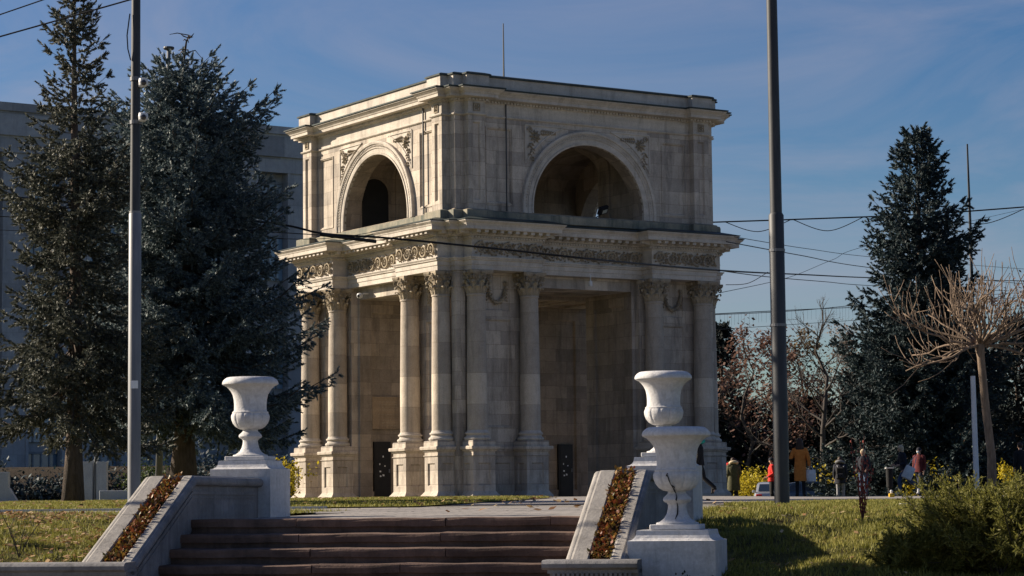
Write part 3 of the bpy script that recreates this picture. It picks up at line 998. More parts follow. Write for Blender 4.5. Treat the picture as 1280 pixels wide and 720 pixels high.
V = []
reg = []
for _ in range(34000):       # left bank
    s, q = rng.uniform(-5.2, -.6), rng.uniform(-1.8, 8.5) if rng.random() < .45 else rng.uniform(-1.8, 3)
    p = st(s, q, 0); c = nz2(p.x * .8, p.y * .8)
    if c > -.1 or rng.random() < .2: reg.append((p.x, p.y, bankz(p.x, p.y) - .005))
V.append(blades(reg, .055, .008)); reg = []
for _ in range(70000):       # right bank
    s, q = rng.uniform(SW + .6, 10.2), rng.uniform(-3.2, 6.5)
    p = st(s, q, 0); c = nz2(p.x * .8, p.y * .8)
    if c > -.15 or rng.random() < .25: reg.append((p.x, p.y, bankz(p.x, p.y) - .005))
V.append(blades(reg, .06, .008)); reg = []
for _ in range(26000):
    x, y = rng.uniform(3.2, 9), rng.uniform(30, 38.4)
    if x > 3.2 + max(0, (y - 36)) * .85: reg.append((x, y, gz(x, y) + .01))
V.append(blades(reg, .05, .012)); reg = []
for _ in range(60000):
    x, y = rng.uniform(-14, 1), rng.uniform(37.8, 68)
    xm = np.interp(y, [37.7, 46.5, 57, 62, 67.3, 69], [-1.6, -.6, .6, 1.0, -.3, -1.8])
    if x < xm and (x > -y * .23): reg.append((x, y, gz(x, y) + .015))
V.append(blades(reg, .045, .016))
V = np.concatenate(V)
tag(tri_mesh('grass', V, np.arange(len(V)).reshape(-1, 3), MAT['blade']), 'short yellow green autumn grass on the lawns and banks', 'grass', kind='stuff')


def leaves(pts, size):
    n = len(pts); P = np.asarray(pts)
    a = rng.uniform(0, 2 * np.pi, n); u = np.stack([np.cos(a), np.sin(a), rng.uniform(-.5, .5, n)], 1)
    v = np.stack([-np.sin(a), np.cos(a), rng.uniform(-.5, .5, n)], 1)
    s = (rng.uniform(.5, 1.3, n) * size)[:, None]
    return np.stack([P - u * s, P - v * s * .6, P + u * s, P + v * s * .6], 1).reshape(-1, 3)


reg = []
for _ in range(8000):
    s, q = rng.uniform(-5.2, -.6), rng.uniform(-1.8, 5)
    p = st(s, q, 0); c = nz2(p.x * .8 + 3, p.y * .8)
    if c > .05 or rng.random() < .22: reg.append((p.x, p.y, bankz(p.x, p.y) + rng.uniform(.02, .06)))
for _ in range(1500):
    s, q = rng.uniform(SW + .6, 9.5), rng.uniform(-3, 6)
    p = st(s, q, 0); c = nz2(p.x * .7 + 1, p.y * .9)
    if c > .15 or rng.random() < .12: reg.append((p.x, p.y, bankz(p.x, p.y) + rng.uniform(.02, .05)))
V1 = leaves(reg, .035); reg = []
for _ in range(500):
    x, y = rng.uniform(-14, 1), rng.uniform(38, 67); reg.append((x, y, gz(x, y) + .05))
for _ in range(90):
    x, y = rng.uniform(-1, 4), rng.uniform(28, 60); reg.append((x, y, gz(x, y) + .02))
V1 = np.concatenate([V1, leaves(reg, .06)])
tag(tri_mesh('fallen_leaves', V1, np.arange(len(V1)).reshape(-1, 4), MAT['dead'], quads=True), 'dry brown and tan leaves scattered over the grass', 'fallen leaves', kind='stuff')

# ================================================================== stairs, parapets, urns
STAIRS = empty('stone_stairs', st(SW / 2, -1.5, -1.6), -SA, 'dark brown granite steps between the two planted parapets', 'stairs')
INV = Matrix.Translation(st(SW / 2, -1.5, -1.6)) @ Matrix.Rotation(-SA, 4, 'Z')
INV = INV.inverted()
TR, RI_ = .335, .15
rng_ = random.Random(11)
for k in range(10):
    M = MB()
    zt = -.184 - RI_ * k; q0 = -TR * k
    T = lambda s, q, z: INV @ st(s, q, z)
    s = -.25
    while s < SW + .25:
        l = rng_.uniform(.9, 1.9); e = min(s + l, SW + .28)
        if SW + .28 - e < .4: e = SW + .28
        dz = rng_.uniform(-.004, .004); dq = rng_.uniform(-.008, .008)
        pit = .0 if k == 0 else .005
        T2 = lambda a, b_, c, q0=q0, pit=pit: T(a, b_, c - pit * (1 - (b_ - q0) / TR) + .004 * math.sin(a * 7 + k) + .003 * math.sin(a * 23))
        n_ = max(3, int((e - s) / .25))
        cs_ = [(q0 - .035 + dq, zt - .085), (q0 - .037 + dq, zt - .03), (q0 - .03 + dq, zt - .008), (q0 - .015, zt), (q0 + (.5 if k == 0 else TR + .02), zt), (q0 + (.5 if k == 0 else TR + .02), zt - .085)]
        M.loft([[T2(s + .004 + (e - s - .008) * i / n_, q + rng_.uniform(-.004, .004), z + dz) for q, z in cs_] for i in range(n_ + 1)], True)
        s = e
    M.box(-.25, SW + .28, q0 + .0, q0 + TR, zt - RI_ - .02, zt - .08, T=T)
    M.build('step', MAT['step'], STAIRS)

ROLL_R = .05


def parapet(name, s0, label, flat=2.5, qlow=-1.86, zlow=-.575):
    """sloping stair parapet: two slab strips with a planted gutter between, flat part behind"""
    W_ = .60
    org = st(s0, 0, 0); root = empty(name, st(s0 + W_ / 2, 0, -1.6), -SA, label, 'parapet', 'parapets beside the steps')
    inv = (Matrix.Translation(st(s0 + W_ / 2, 0, -1.6)) @ Matrix.Rotation(-SA, 4, 'Z')).inverted()
    T = lambda s, q, z: inv @ st(s0 + s, q, z)
    zf = .285
    path = [(qlow, zlow), (0, zf), (flat, zf - .01)]

    def run(M, cs, pts, cap=True):
        M.loft([[T(s, q, z + h) for s, h in cs] for q, z in pts], cap)
    # body
    M = MB()
    rings = []
    for q, z in path:
        zb = min(-.30, z - .25) if q > -.5 else -1.6
        rings.append([T(.06, q, z - .06), T(W_ - .06, q, z - .06), T(W_ - .06, q, zb), T(.06, q, zb)])
    M.loft(rings, True)
    for h0, h1, o in ((-.20, -.165, .012), (-.24, -.225, .008)):
        for side in (0, 1):
            sx = W_ - .06 if side else .06
            a, b = (sx - .01, sx + o) if side else (sx - o, sx + .01)
            run(M, [(a, h0), (b, h0), (b, h1), (a, h1)], [(qlow + .2, zlow + .2 * (zf - zlow) / -qlow), (0, zf), (flat - .1, zf - .01)])
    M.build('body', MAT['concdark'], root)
    for a, b in ((.055, .235), (.435, .585 - .03)):
        cs = [(a, -.08), (b, -.08), (b, -.012), (b - .012, 0), (a + .03, 0), (a + .008, -.01), (a, -.03)]
        for (q0, z0), (q1, z1) in (((qlow, zlow), (-.87, None)), ((-.865, None), (0, zf))):
            zz = lambda q: zlow + (q - qlow) * (zf - zlow) / -qlow
            M = MB(); run(M, cs, [(q0, zz(q0)), (q1, zz(q1))])
            M.build('slab', MAT['concrete'], root)
    M = MB(); run(M, [(.055, -.08), (.555, -.08), (.555, -.01), (.54, 0), (.07, 0), (.055, -.015)], [(.004, zf), (flat, zf - .01)]); M.build('slab', MAT['concrete'], root)
    for sx in (.052, W_ - .045):
        cs = [(sx + ROLL_R * math.cos(a), -.058 + ROLL_R * math.sin(a)) for a in [2 * PI * i / 12 for i in range(12)]]
        M = MB(); run(M, cs, path); M.build('edge_roll', MAT['concdark' if sx > .3 else 'concrete'], root, smooth='auto')  # right roll darker: its shaded side is painted in, left roll stays pale
    M = MB(); run(M, [(.236, -.09), (.434, -.09), (.434, -.035), (.236, -.035)], [(qlow, zlow), (0, zf)]); M.build('soil', MAT['soil'], root)
    # planting
    rg = np.random.default_rng(int(abs(s0) * 10) + 3)
    P_ = []
    for _ in range(1500):
        q = rg.uniform(qlow + .0, .03); z = zlow + (q - qlow) * (zf - zlow) / -qlow
        P_.append(st(s0 + rg.uniform(.235, .44), q, z + rg.uniform(-.075, .012) + .012 * math.sin(q * 9)))
    n = len(P_); P_ = np.array(P_)
    a = rg.uniform(0, 2 * np.pi, n); el = rg.uniform(.0, 1.2, n)
    u = np.stack([np.cos(a) * np.cos(el), np.sin(a) * np.cos(el), np.sin(el)], 1); v = np.stack([-np.sin(a), np.cos(a), rg.uniform(-.3, .3, n)], 1)
    sz = rg.uniform(.016, .034, n)[:, None]
    V = np.stack([P_, P_ + u * sz + v * sz * .6, P_ + u * sz * 2, P_ + u * sz - v * sz * .6], 1).reshape(-1, 3)
    g = tri_mesh('ground_cover', V, np.arange(len(V)).reshape(-1, 4), MAT['bedding'], quads=True)
    return root, g


MAT['bedding'] = leafmat('red_green_bedding', [(.10, .022, .016), (.22, .06, .022), (.12, .05, .02), (.30, .17, .03), (.09, .085, .022), (.20, .06, .03)], .5, .2, 9)
pl_, gl_ = parapet('stair_parapet', -.60, 'grainy concrete parapet with a planted gutter beside the urn among the spruces', 2.42)
tag(gl_, 'reddish and yellow bedding plants filling the gutter beside the long pale wall face', 'ground cover', 'bedding plants in the parapet gutters', kind='stuff')
pr_, gr_ = parapet('stair_parapet', SW, 'grainy concrete parapet with a planted gutter next to the cracked urn', 2.55)
tag(gr_, 'reddish and yellow bedding plants filling the gutter next to the cracked urn', 'ground cover', 'bedding plants in the parapet gutters', kind='stuff')


def coping_wall(name, s0, s1, label, dent):
    root = empty(name, st((s0 + s1) / 2, -2.0, -1.6), -SA, label, 'retaining wall')
    inv = (Matrix.Translation(st((s0 + s1) / 2, -2.0, -1.6)) @ Matrix.Rotation(-SA, 4, 'Z')).inverted()
    T = lambda s, q, z: inv @ st(s, q, z)
    M = MB(); M.box(s0 + .07, s1, -2.12, -1.86, -1.6, -.64, T=T)
    M.box(s0 + .05, s1, -2.14, -1.88, -.70, -.665, T=T)
    if dent:
        k = s0 + .1
        while k < s1 - .05:
            M.box(k, k + .025, -2.15, -2.13, -.735, -.70, T=T); k += .045
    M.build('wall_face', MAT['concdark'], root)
    M = MB()
    cs = [(-1.86, -.66), (-1.86, -.575), (-2.12, -.575), (-2.165, -.583), (-2.19, -.61), (-2.185, -.645), (-2.15, -.665)]
    cuts = np.arange(s0, s1, 1.9); cuts = list(cuts) + [s1]
    for a, b in zip(cuts[:-1], cuts[1:]):
        M.loft([[T(s, q, z) for q, z in cs] for s in (a + .002, a + .03, b - .004)], True)
    M.build('coping', MAT['concdark'], root, smooth='auto')


coping_wall('retaining_wall', -30, .0, 'long low grey retaining wall with rounded coping below the leafy lawn', False)
coping_wall('retaining_wall', SW - .16, 5.02, 'short grey wall with rounded coping between the steps and the cracked urn', True)


def lobes(i, a):
    return 1


def urn(name, c, rz, label, zbot, crack=False):
    """white garden urn; origin at its plinth bottom"""
    root = empty(name, c, rz, label, 'urn', 'white garden urns beside the steps')
    M = MB(); M.bbox(-.24, .24, -.24, .24, 0, .05, .006); M.build('plinth', MAT['white'], root)
    M = MB()
    M.lathe([(.0, .05), (.205, .05), (.205, .066), (.17, .075), (.13, .105), (.103, .15), (.09, .20), (.088, .235), (.10, .255), (.128, .268), (.138, .285), (.132, .305), (.105, .33), (.09, .345), (.089, .365), (.098, .375), (.0, .376)], 40)
    M.build('foot', MAT['white'], root, smooth='auto')
    M = MB()
    bowl = [(.09, .366), (.135, .375), (.175, .40), (.207, .44), (.224, .485), (.228, .52), (.220, .548), (.205, .56)]

    def fl(i, a):
        if i in (0,): return 1
        x = abs(math.sin(6 * a + .4)); k = (0, .3, .8, 1, 1, 1, .9, .5)[min(i, 7)]
        return 1 - .055 * k * (1 - min(1, x * 2.4)) ** 1.2
    M.lathe(bowl, 96, flute=fl); M.build('bowl', MAT['white'], root, smooth='auto')
    M = MB()
    M.lathe([(.0, .545), (.21, .552), (.214, .562), (.212, .575), (.198, .582), (.192, .60), (.191, .66), (.196, .72), (.208, .775), (.228, .815), (.255, .85), (.285, .878), (.312, .89), (.328, .90), (.333, .915), (.325, .94), (.305, .962), (.28, .98), (.262, .985), (.245, .975), (.22, .93), (.17, .85), (.0, .82)], 48)
    M.build('body', MAT['white'], root, smooth='auto')
    if crack:
        M = MB(); a0 = -PI / 2 - .02
        for seg in ([(.231, .52, -.25), (.231, .47, -.18), (.222, .43, -.12), (.19, .40, -.06), (.14, .365, .0), (.105, .345, .05), (.135, .31, .12), (.14, .285, .08), (.105, .26, .12), (.093, .22, .2), (.105, .15, .16), (.15, .10, .0)], [(.231, .54, -.25), (.232, .51, -.3)], [(.222, .43, -.12), (.205, .41, .0), (.18, .395, .02)]):
            M.tube([(r * math.cos(a0 + d), r * math.sin(a0 + d), z) for r, z, d in seg], [.0055 + .003 * math.sin(i * 2.1) for i in range(len(seg))], 4)
        M.build('crack', MAT['cable'], root)
    return root


def pedestal(c, label, w=.70, top=0, bottom=-1.2):
    o = MB(); h = w / 2
    prof = [(0, bottom), (0, top - .10)] + [(-.075 * (math.sin(t * PI / 2)) , top - .10 + .085 * (1 - math.cos(t * PI / 2))) for t in (0, .25, .5, .75, 1)] + [(-.078, top)]
    o.sweep([(-h, -h), (h, -h), (h, h), (-h, h)], prof, True, True)
    ob = o.build('urn_pedestal', MAT['white'], None)
    ob.location = c; ob.rotation_euler = (0, 0, -SA * 1.15)
    tag(ob, label, 'pedestal', 'white pedestals under the urns')
    return ob


uL = at(313, 576, 27.75); uR = at(830.5, 562, 27.1); uN = at(847, 662, 22.7)
uR.z = uL.z - .02
pedestal(Vector((uL.x, uL.y, uL.z)), 'white painted pedestal at the end of the parapet in front of the spruces', .74, 0, -.85)
urn('garden_urn', uL + Vector((0, 0, .002)), -SA, 'white fluted urn standing in front of the dark spruces', 0)
pedestal(Vector((uR.x, uR.y, uR.z)), 'white painted pedestal mostly hidden behind the cracked urn', .76, 0, -.95)
urn('garden_urn', uR + Vector((0, 0, .002)), -SA, 'white fluted urn rising just behind the cracked one', 0)
pedestal(uN, 'big white painted pedestal under the cracked urn', .84, 0, -1.5)
urn('garden_urn', uN + Vector((0, 0, .002)), -SA, 'white fluted urn with a black crack down its bowl and foot', 0, True)

# ================================================================== trees and shrubs
def needle_fingers(P, D, Ln, rg, K=12, nl=.06, wd=.02, spread=.85):
    """bottle-brush shoots: K flat needle bunches round every axis. returns vertex array of triangles"""
    n = len(P)
    D = D / np.linalg.norm(D, axis=1, keepdims=True)
    ref = np.where(np.abs(D[:, 2:3]) < .9, np.array([[0, 0, 1.]]), np.array([[1., 0, 0]]))
    A = np.cross(D, ref); A /= np.linalg.norm(A, axis=1, keepdims=True); B = np.cross(D, A)
    out = []
    for k in range(K):
        t = rg.uniform(0, 1, n)[:, None]; ph = (k * 2.4 + rg.uniform(0, 6.28, n))[:, None]
        rad = A * np.cos(ph) + B * np.sin(ph)
        base = P + D * Ln[:, None] * t
        dr = D * (.55 + .5 * t) + rad * spread * (1.1 - .6 * t)
        dr /= np.linalg.norm(dr, axis=1, keepdims=True)
        side = np.cross(dr, rad); side /= np.linalg.norm(side, axis=1, keepdims=True) + 1e-9
        l = nl * rg.uniform(.7, 1.3, n)[:, None]; w_ = wd * rg.uniform(.7, 1.3, n)[:, None]
        out.append(np.stack([base - side * w_, base + side * w_, base + dr * l], 1))
    return np.concatenate(out).reshape(-1, 3)


def spruce(name, base, H, z0, prof, mat, label, seed, whorl=.28, nbr=6, trunk_r=.2, droop=.25, K=12, nl=.06, wd=.02, fsp=.11, group=None, gap=.0, lean=(0, 0), top_r=.015, bark='barkS', limb=.02, tw=.55):
    rg = np.random.default_rng(seed)
    root = empty(name, base, 0, label, 'tree', group)
    M = MB()
    pts = []
    for i in range(11):
        t = i / 10
        pts.append((lean[0] * t + .03 * math.sin(5 * t), lean[1] * t, H * t))
    M.tube(pts, [trunk_r * (1.35 if i == 0 else 1) * (1 - i / 10) ** .9 + top_r for i in range(11)], 9)
    P, D, Ln = [], [], []
    z = z0
    while z < H * .985:
        f = (z - z0) / (H - z0)
        Lm = prof(f)
        nb = max(3, int(round(nbr * (1 - .35 * f))))
        a0 = rg.uniform(0, 6.28)
        for b in range(nb):
            if rg.random() < gap: continue
            L_ = Lm * rg.uniform(.68, 1.12)
            if L_ < .1: continue
            a = a0 + b * 2 * PI / nb + rg.uniform(-.35, .35)
            zb = z + rg.uniform(-.5, .5) * whorl
            up = (.55 * f - droop * (1 - f)) + rg.uniform(-.1, .1)
            ha = np.array([math.cos(a), math.sin(a), 0]); hp = np.array([-math.sin(a), math.cos(a), 0])
            cur = rg.uniform(-.15, .15)
            def pt(t): return np.array([lean[0] * zb / H, lean[1] * zb / H, zb]) + ha * L_ * t + hp * L_ * cur * t * t + np.array([0, 0, L_ * (up * t - .22 * math.sin(t * PI * .8) * (1 - f) + .16 * t ** 3)])
            tt = np.linspace(0, 1, 6)
            M.tube([pt(t) for t in tt], [limb * max(.3, L_ / 2.2) * (1 - .8 * t) + .003 for t in tt], 4, False)
            nlat = max(3, int(L_ / (fsp * 1.25)))
            for j in range(nlat):
                t = (.16 + .84 * (j + rg.random()) / nlat)
                p = pt(t); dp = pt(min(1, t + .05)) - pt(t - .05); dp /= np.linalg.norm(dp) + 1e-9
                for sg in (-1, 1):
                    ll = min(tw, L_ * .42) * (1.08 - t) ** .7 * rg.uniform(.6, 1.15)
                    dd = hp * sg * rg.uniform(.6, 1) + ha * rg.uniform(.3, .8) + np.array([0, 0, rg.uniform(-.55, .15) * (1.1 - f)])
                    dd /= np.linalg.norm(dd)
                    m = max(1, int(ll / fsp))
                    for q in range(m):
                        s = (q + .6) / m
                        pp = p + dd * ll * s + np.array([0, 0, -.25 * ll * s * s])
                        P.append(pp); D.append(dd * .7 + rg.normal(0, .42, 3) + dp * .4 + np.array([0, 0, -.28 * (1 - f)])); Ln.append(fsp * rg.uniform(.8, 1.6))
                P.append(p); D.append(dp + rg.normal(0, .35, 3) + np.array([0, 0, .1])); Ln.append(fsp * 1.3)
            P.append(pt(.97)); D.append(pt(1) - pt(.9)); Ln.append(fsp * 1.6)
        z += whorl * rg.uniform(.8, 1.2) * (1.0 if f < .8 else .8)
    M.build('trunk', MAT[bark], root, smooth=True)
    P.append(np.array([lean[0], lean[1], H - .15])); D.append(np.array([0, 0, 1.])); Ln.append(.3)
    V = needle_fingers(np.array(P), np.array(D), np.array(Ln), rg, K, nl, wd)
    tri_mesh('crown', V, np.arange(len(V)).reshape(-1, 3), mat, root)
    return root


MAT['needle_blue'] = leafmat('blue_spruce_needles', [(.024, .04, .047), (.065, .10, .112), (.145, .19, .20), (.26, .31, .31)], .6, .12, 1.1)
MAT['needle_brown'] = leafmat('olive_spruce_needles', [(.02, .03, .026), (.055, .065, .054), (.11, .115, .088), (.19, .185, .14)], .6, .15, 1.1)
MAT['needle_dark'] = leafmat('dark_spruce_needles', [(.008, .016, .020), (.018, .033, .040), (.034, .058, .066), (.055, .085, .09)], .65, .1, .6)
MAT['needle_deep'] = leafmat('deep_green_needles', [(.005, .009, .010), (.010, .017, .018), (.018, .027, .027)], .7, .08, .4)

b1_ = at(91, 626, 44.5)
spruce('spruce_tree', b1_, at(91, -25, 44.5).z - b1_.z, 2.0, lambda f: 2.3 * (1 - f) ** .85 * (.8 + .2 * math.sin(f * 16)) + .12 if f > .10 else 2.0 + 2.2 * f, MAT['needle_brown'],
       'tall thin olive brown spruce with its trunk showing all the way up', 3, .25, 8, .155, .38, 24, .068, .0155, .10, gap=.08, limb=.02, tw=.58)
b2_ = at(229, 598, 50)
H2 = at(226, 84, 50).z - b2_.z
r2_ = spruce('spruce_tree', b2_, H2, 1.75, lambda f: float(np.interp(f, [0, .11, .26, .4, .57, .72, .84, .94, 1], [2.3, 2.95, 2.85, 2.4, 2.35, 2.0, 1.45, .85, .35])) * (1 + .12 * math.sin(f * 27)), MAT['needle_blue'],
       'broad dense blue spruce with a bare crooked tip beside the sunlit arch', 8, .20, 10, .22, .26, 24, .070, .0155, .10, gap=.03, limb=.022, tw=.7)
M = MB(); tp2 = [at(x, y, 50) - b2_ for x, y in ((226, 110), (228, 84), (231, 66), (233, 52), (236, 44))]
M.tube(tp2, [.05, .04, .03, .02, .012], 6)
lg = random.Random(4)
for i in range(26):
    k = lg.uniform(.5, 3.9); q = tp2[int(k)].lerp(tp2[int(k) + 1], k % 1); a = lg.uniform(0, 6.28); l = lg.uniform(.08, .34) * (1.25 - k / 5)
    M.tube([q, q + Vector((math.cos(a) * l * .6, math.sin(a) * l * .6, .03)), q + Vector((math.cos(a) * l, math.sin(a) * l, lg.uniform(-.06, .1)))], [.012, .016, .006], 4)
for l in (-.42, .38):
    q = tp2[4] if l < 0 else tp2[2]
    M.tube([q, q + Vector((l * .6, 0, .05)), q + Vector((l, 0, .02 if l < 0 else -.14))], [.014, .013, .006], 4)
M.build('bare_tip', MAT['barkS'], r2_)
b3_ = at(1158, 618, 92)
b3_.z = gz(b3_.x, 92)
spruce('spruce_tree', b3_, at(1158, 162, 92).z - b3_.z, .8, lambda f: 4.2 * (1 - f) ** .8 * (1 + .14 * math.sin(f * 21)) + .2, MAT['needle_dark'],
       'tall dark spruce standing alone behind the leafless pruned tree', 21, .30, 10, .26, .16, 18, .13, .034, .18, gap=.03, limb=.02, tw=.95)
# darker conifers that close the view behind the people
far = [(905, 405, 143, 2.58, 'narrow dark conifer rising right behind the arch corner'),
       (880, 470, 137, 3.06, 'dark bushy conifer half hidden by the arch corner'),
       (940, 505, 150, 3.30, 'broad dark conifer left of the tall right-hand pole'),
       (990, 492, 146, 3.06, 'dark conifer just right of the tall pole behind the orange coat'),
       (1025, 500, 141, 2.82, 'low dark conifer under the bare grey tree'),
       (1082, 452, 137, 3.53, 'bluish conifer leaning against the tall lone spruce'),
       (1210, 430, 133, 3.76, 'dark conifer behind the trunk of the leafless pruned tree'),
       (1275, 400, 137, 3.76, 'dark conifer at the edge behind the leafless pruned tree'),
       (1120, 490, 129, 2.82, 'low dark conifer behind the woman with the tote bag')]
for i, (x, yt, d, r, lab) in enumerate(far):
    b = at(x, 620, d); b.z = gz(b.x, d)
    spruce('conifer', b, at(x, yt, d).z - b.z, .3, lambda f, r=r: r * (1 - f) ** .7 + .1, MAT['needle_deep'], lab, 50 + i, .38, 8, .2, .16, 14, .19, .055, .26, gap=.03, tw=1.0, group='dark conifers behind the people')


# ---- leafless trees ------------------------------------------------------------
def grow(M, rg, p, d, L_, r, lev, up, kids, spread, wob, out=None, sides=5, shrink=.6):
    """one branch and its children, added as tapered tubes"""
    n = 6; pts = [p]; dd = d.copy()
    for i in range(n):
        dd = dd + rg.normal(0, wob, 3) + np.array([0, 0, up]); dd /= np.linalg.norm(dd)
        pts.append(pts[-1] + dd * L_ / n)
    M.tube(pts, [r * (1 - .72 * i / n) for i in range(n + 1)], sides if lev > 1 else 3, False)
    if lev == 0:
        if out is not None: out.append((pts[-1], dd))
        return
    k = kids[lev - 1] if lev - 1 < len(kids) else 3
    for j in range(k):
        t = rg.uniform(.25, 1.0); i = min(n - 1, int(t * n)); q = pts[i] + (pts[i + 1] - pts[i]) * (t * n - i)
        ax = pts[i + 1] - pts[i]; ax /= np.linalg.norm(ax)
        v = rg.normal(0, 1, 3); v -= ax * v.dot(ax); v /= np.linalg.norm(v)
        nd = ax * math.cos(spread) + v * math.sin(spread); nd += np.array([0, 0, up]); nd /= np.linalg.norm(nd)
        grow(M, rg, q, nd, L_ * shrink * rg.uniform(.6, 1.1), r * .52 * (1 - .4 * t), lev - 1, up, kids, spread, wob, out, sides, shrink)


rg = np.random.default_rng(5)
ct = at(1240, 612, 45); ct.z = gz(ct.x, 45) - .1
root = empty('catalpa_tree', ct, 0, 'leafless pruned tree with a fan of pale sunlit branches on one thin trunk', 'tree')
top = at(1224.5, 432, 45) - ct
M = MB()
M.tube([(0, 0, 0), (.01, 0, top.z * .3), (top.x * .5, 0, top.z * .62), (top.x * .9, 0, top.z * .93), (top.x, 0, top.z), (top.x, 0, top.z + .14)], [.11, .085, .08, .075, .10, .05], 10)
M.build('trunk', MAT['barkC'], root, smooth=True)
M = MB()
tp = np.array(top)
for i in range(24):
    a = i * 2.399 + rg.uniform(-.2, .2); el = (-.05, .3, .62, 1.1)[i % 4] * rg.uniform(.7, 1.1)
    d = np.array([math.cos(a) * math.cos(el), math.sin(a) * math.cos(el), math.sin(el)])
    L_ = rg.uniform(1.0, 1.75) * (1.15 if el < .7 else .8)
    n = 7; pts = [tp + d * .05]; dd = d.copy()
    for j in range(n):
        dd = dd + rg.normal(0, .19, 3) + np.array([0, 0, .03]); dd /= np.linalg.norm(dd)
        pts.append(pts[-1] + dd * L_ / n)
    M.tube(pts, [.030 * (1 - .6 * j / n) for j in range(n + 1)], 5)
    for j in range(rg.integers(5, 10)):
        t = rg.uniform(.3, 1); k = min(n - 1, int(t * n)); q = pts[k]
        v = dd * .6 + rg.normal(0, .45, 3) + np.array([0, 0, .35]); v /= np.linalg.norm(v)
        l2 = rg.uniform(.45, 1.2); pp = [q]
        for m_ in range(5):
            v = v + rg.normal(0, .10, 3) + np.array([0, 0, .17]); v /= np.linalg.norm(v); pp.append(pp[-1] + v * l2 / 5)
        M.tube(pp, [.0125 * (1 - .55 * m_ / 5) for m_ in range(6)], 4)
        if rg.random() < .55:
            v2 = v + rg.normal(0, .5, 3); v2 /= np.linalg.norm(v2)
            M.tube([pp[2], pp[2] + v2 * l2 * .3, pp[2] + v2 * l2 * .5 + np.array([0, 0, .05])], [.009, .008, .006], 3)
M.build('crown', MAT['barkC'], root, smooth=True)


def bare_tree(x, ytop, d, label, seed, bark, leafm=None, spread=.75, w0=.14, nl=0, lsz=.1, mainn=16, flat=1.0):
    rg = np.random.default_rng(seed)
    b = at(x, 622, d); b.z = gz(b.x, d)
    H = at(x, ytop, d).z - b.z
    root = empty('bare_tree', b, 0, label, 'tree', 'autumn trees far behind the people')
    M = MB(); out = []
    pts = [(rg.normal(0, .05) * i, rg.normal(0, .05) * i, H * i / 8) for i in range(9)]
    M.tube(pts, [w0 * (1 - i / 8.6) for i in range(9)], 6)
    for i in range(mainn):
        z = H * (.2 + .72 * i / mainn); a = i * 2.4 + rg.uniform(-.4, .4)
        el = .35 + .5 * i / mainn
        d_ = np.array([math.cos(a) * math.cos(el), math.sin(a) * math.cos(el), math.sin(el)])
        k = int(z / H * 8)
        grow(M, rg, np.array(pts[k]) + (np.array(pts[min(8, k + 1)]) - np.array(pts[k])) * (z / H * 8 - k), d_, H * .36 * (1.05 - .75 * i / mainn) * flat, w0 * .42 * (1 - .6 * i / mainn), 2, .05, (4, 6), spread, .10, out, 4, .5)
    M.build('trunk', MAT[bark], root, smooth=True)
    if leafm:
        o = np.array([q[0] for q in out]); idx = rg.integers(0, len(o), nl)
        P_ = o[idx] + rg.normal(0, .28, (nl, 3))
        a = rg.uniform(0, 6.28, nl); u = np.stack([np.cos(a), np.sin(a), rg.uniform(-1, 1, nl)], 1); v = np.stack([-np.sin(a), np.cos(a), rg.uniform(-1, 1, nl)], 1)
        s = (rg.uniform(.5, 1.2, nl) * lsz)[:, None]
        V = np.stack([P_ - u * s, P_ - v * s * .7, P_ + u * s, P_ + v * s * .7], 1).reshape(-1, 3)
        tri_mesh('crown', V, np.arange(len(V)).reshape(-1, 4), leafm, root, quads=True)


MAT['leaf_red'] = leafmat('russet_leaves', [(.085, .05, .04), (.15, .085, .065), (.22, .13, .10)], .7, .3, .5)
MAT['leaf_brown'] = leafmat('brown_leaves', [(.06, .045, .03), (.12, .09, .05), (.18, .13, .07)], .7, .3, .5)
MAT['leaf_grey'] = leafmat('grey_twigs', [(.10, .08, .07), (.17, .135, .115), (.22, .18, .15)], .8, .3, .5)
MAT['leaf_yellow'] = leafmat('yellow_leaves', [(.16, .15, .015), (.36, .29, .02), (.56, .45, .03), (.68, .56, .07)], .55, .35, 1.5)
MAT['leaf_green'] = leafmat('dull_green_leaves', [(.03, .05, .012), (.055, .08, .02), (.09, .12, .03)], .6, .25, 1.0)
bare_tree(1028, 372, 125, 'tall leafless grey tree with upswept limbs between pole and lone spruce', 31, 'barkD', None, .6, .2, 0, .1, 20, 1.0)
bare_tree(937, 408, 135, 'thin russet tree beside the right corner of the arch', 32, 'barkD', MAT['leaf_red'], .8, .16, 1300, .11)
bare_tree(966, 416, 140, 'rounded russet tree behind the tall right-hand pole', 33, 'barkD', MAT['leaf_red'], .8, .2, 2800, .12)
bare_tree(1005, 420, 143, 'brownish autumn tree just right of the tall pole', 34, 'barkD', MAT['leaf_brown'], .8, .2, 2200, .12)
bare_tree(1062, 415, 146, 'pale grey twiggy tree left of the lone spruce', 35, 'barkD', MAT['leaf_grey'], .8, .2, 5000, .09)
bare_tree(1300, 350, 140, 'pinkish twiggy tree at the edge behind the pruned tree', 36, 'barkD', MAT['leaf_red'], .8, .2, 3000, .12)


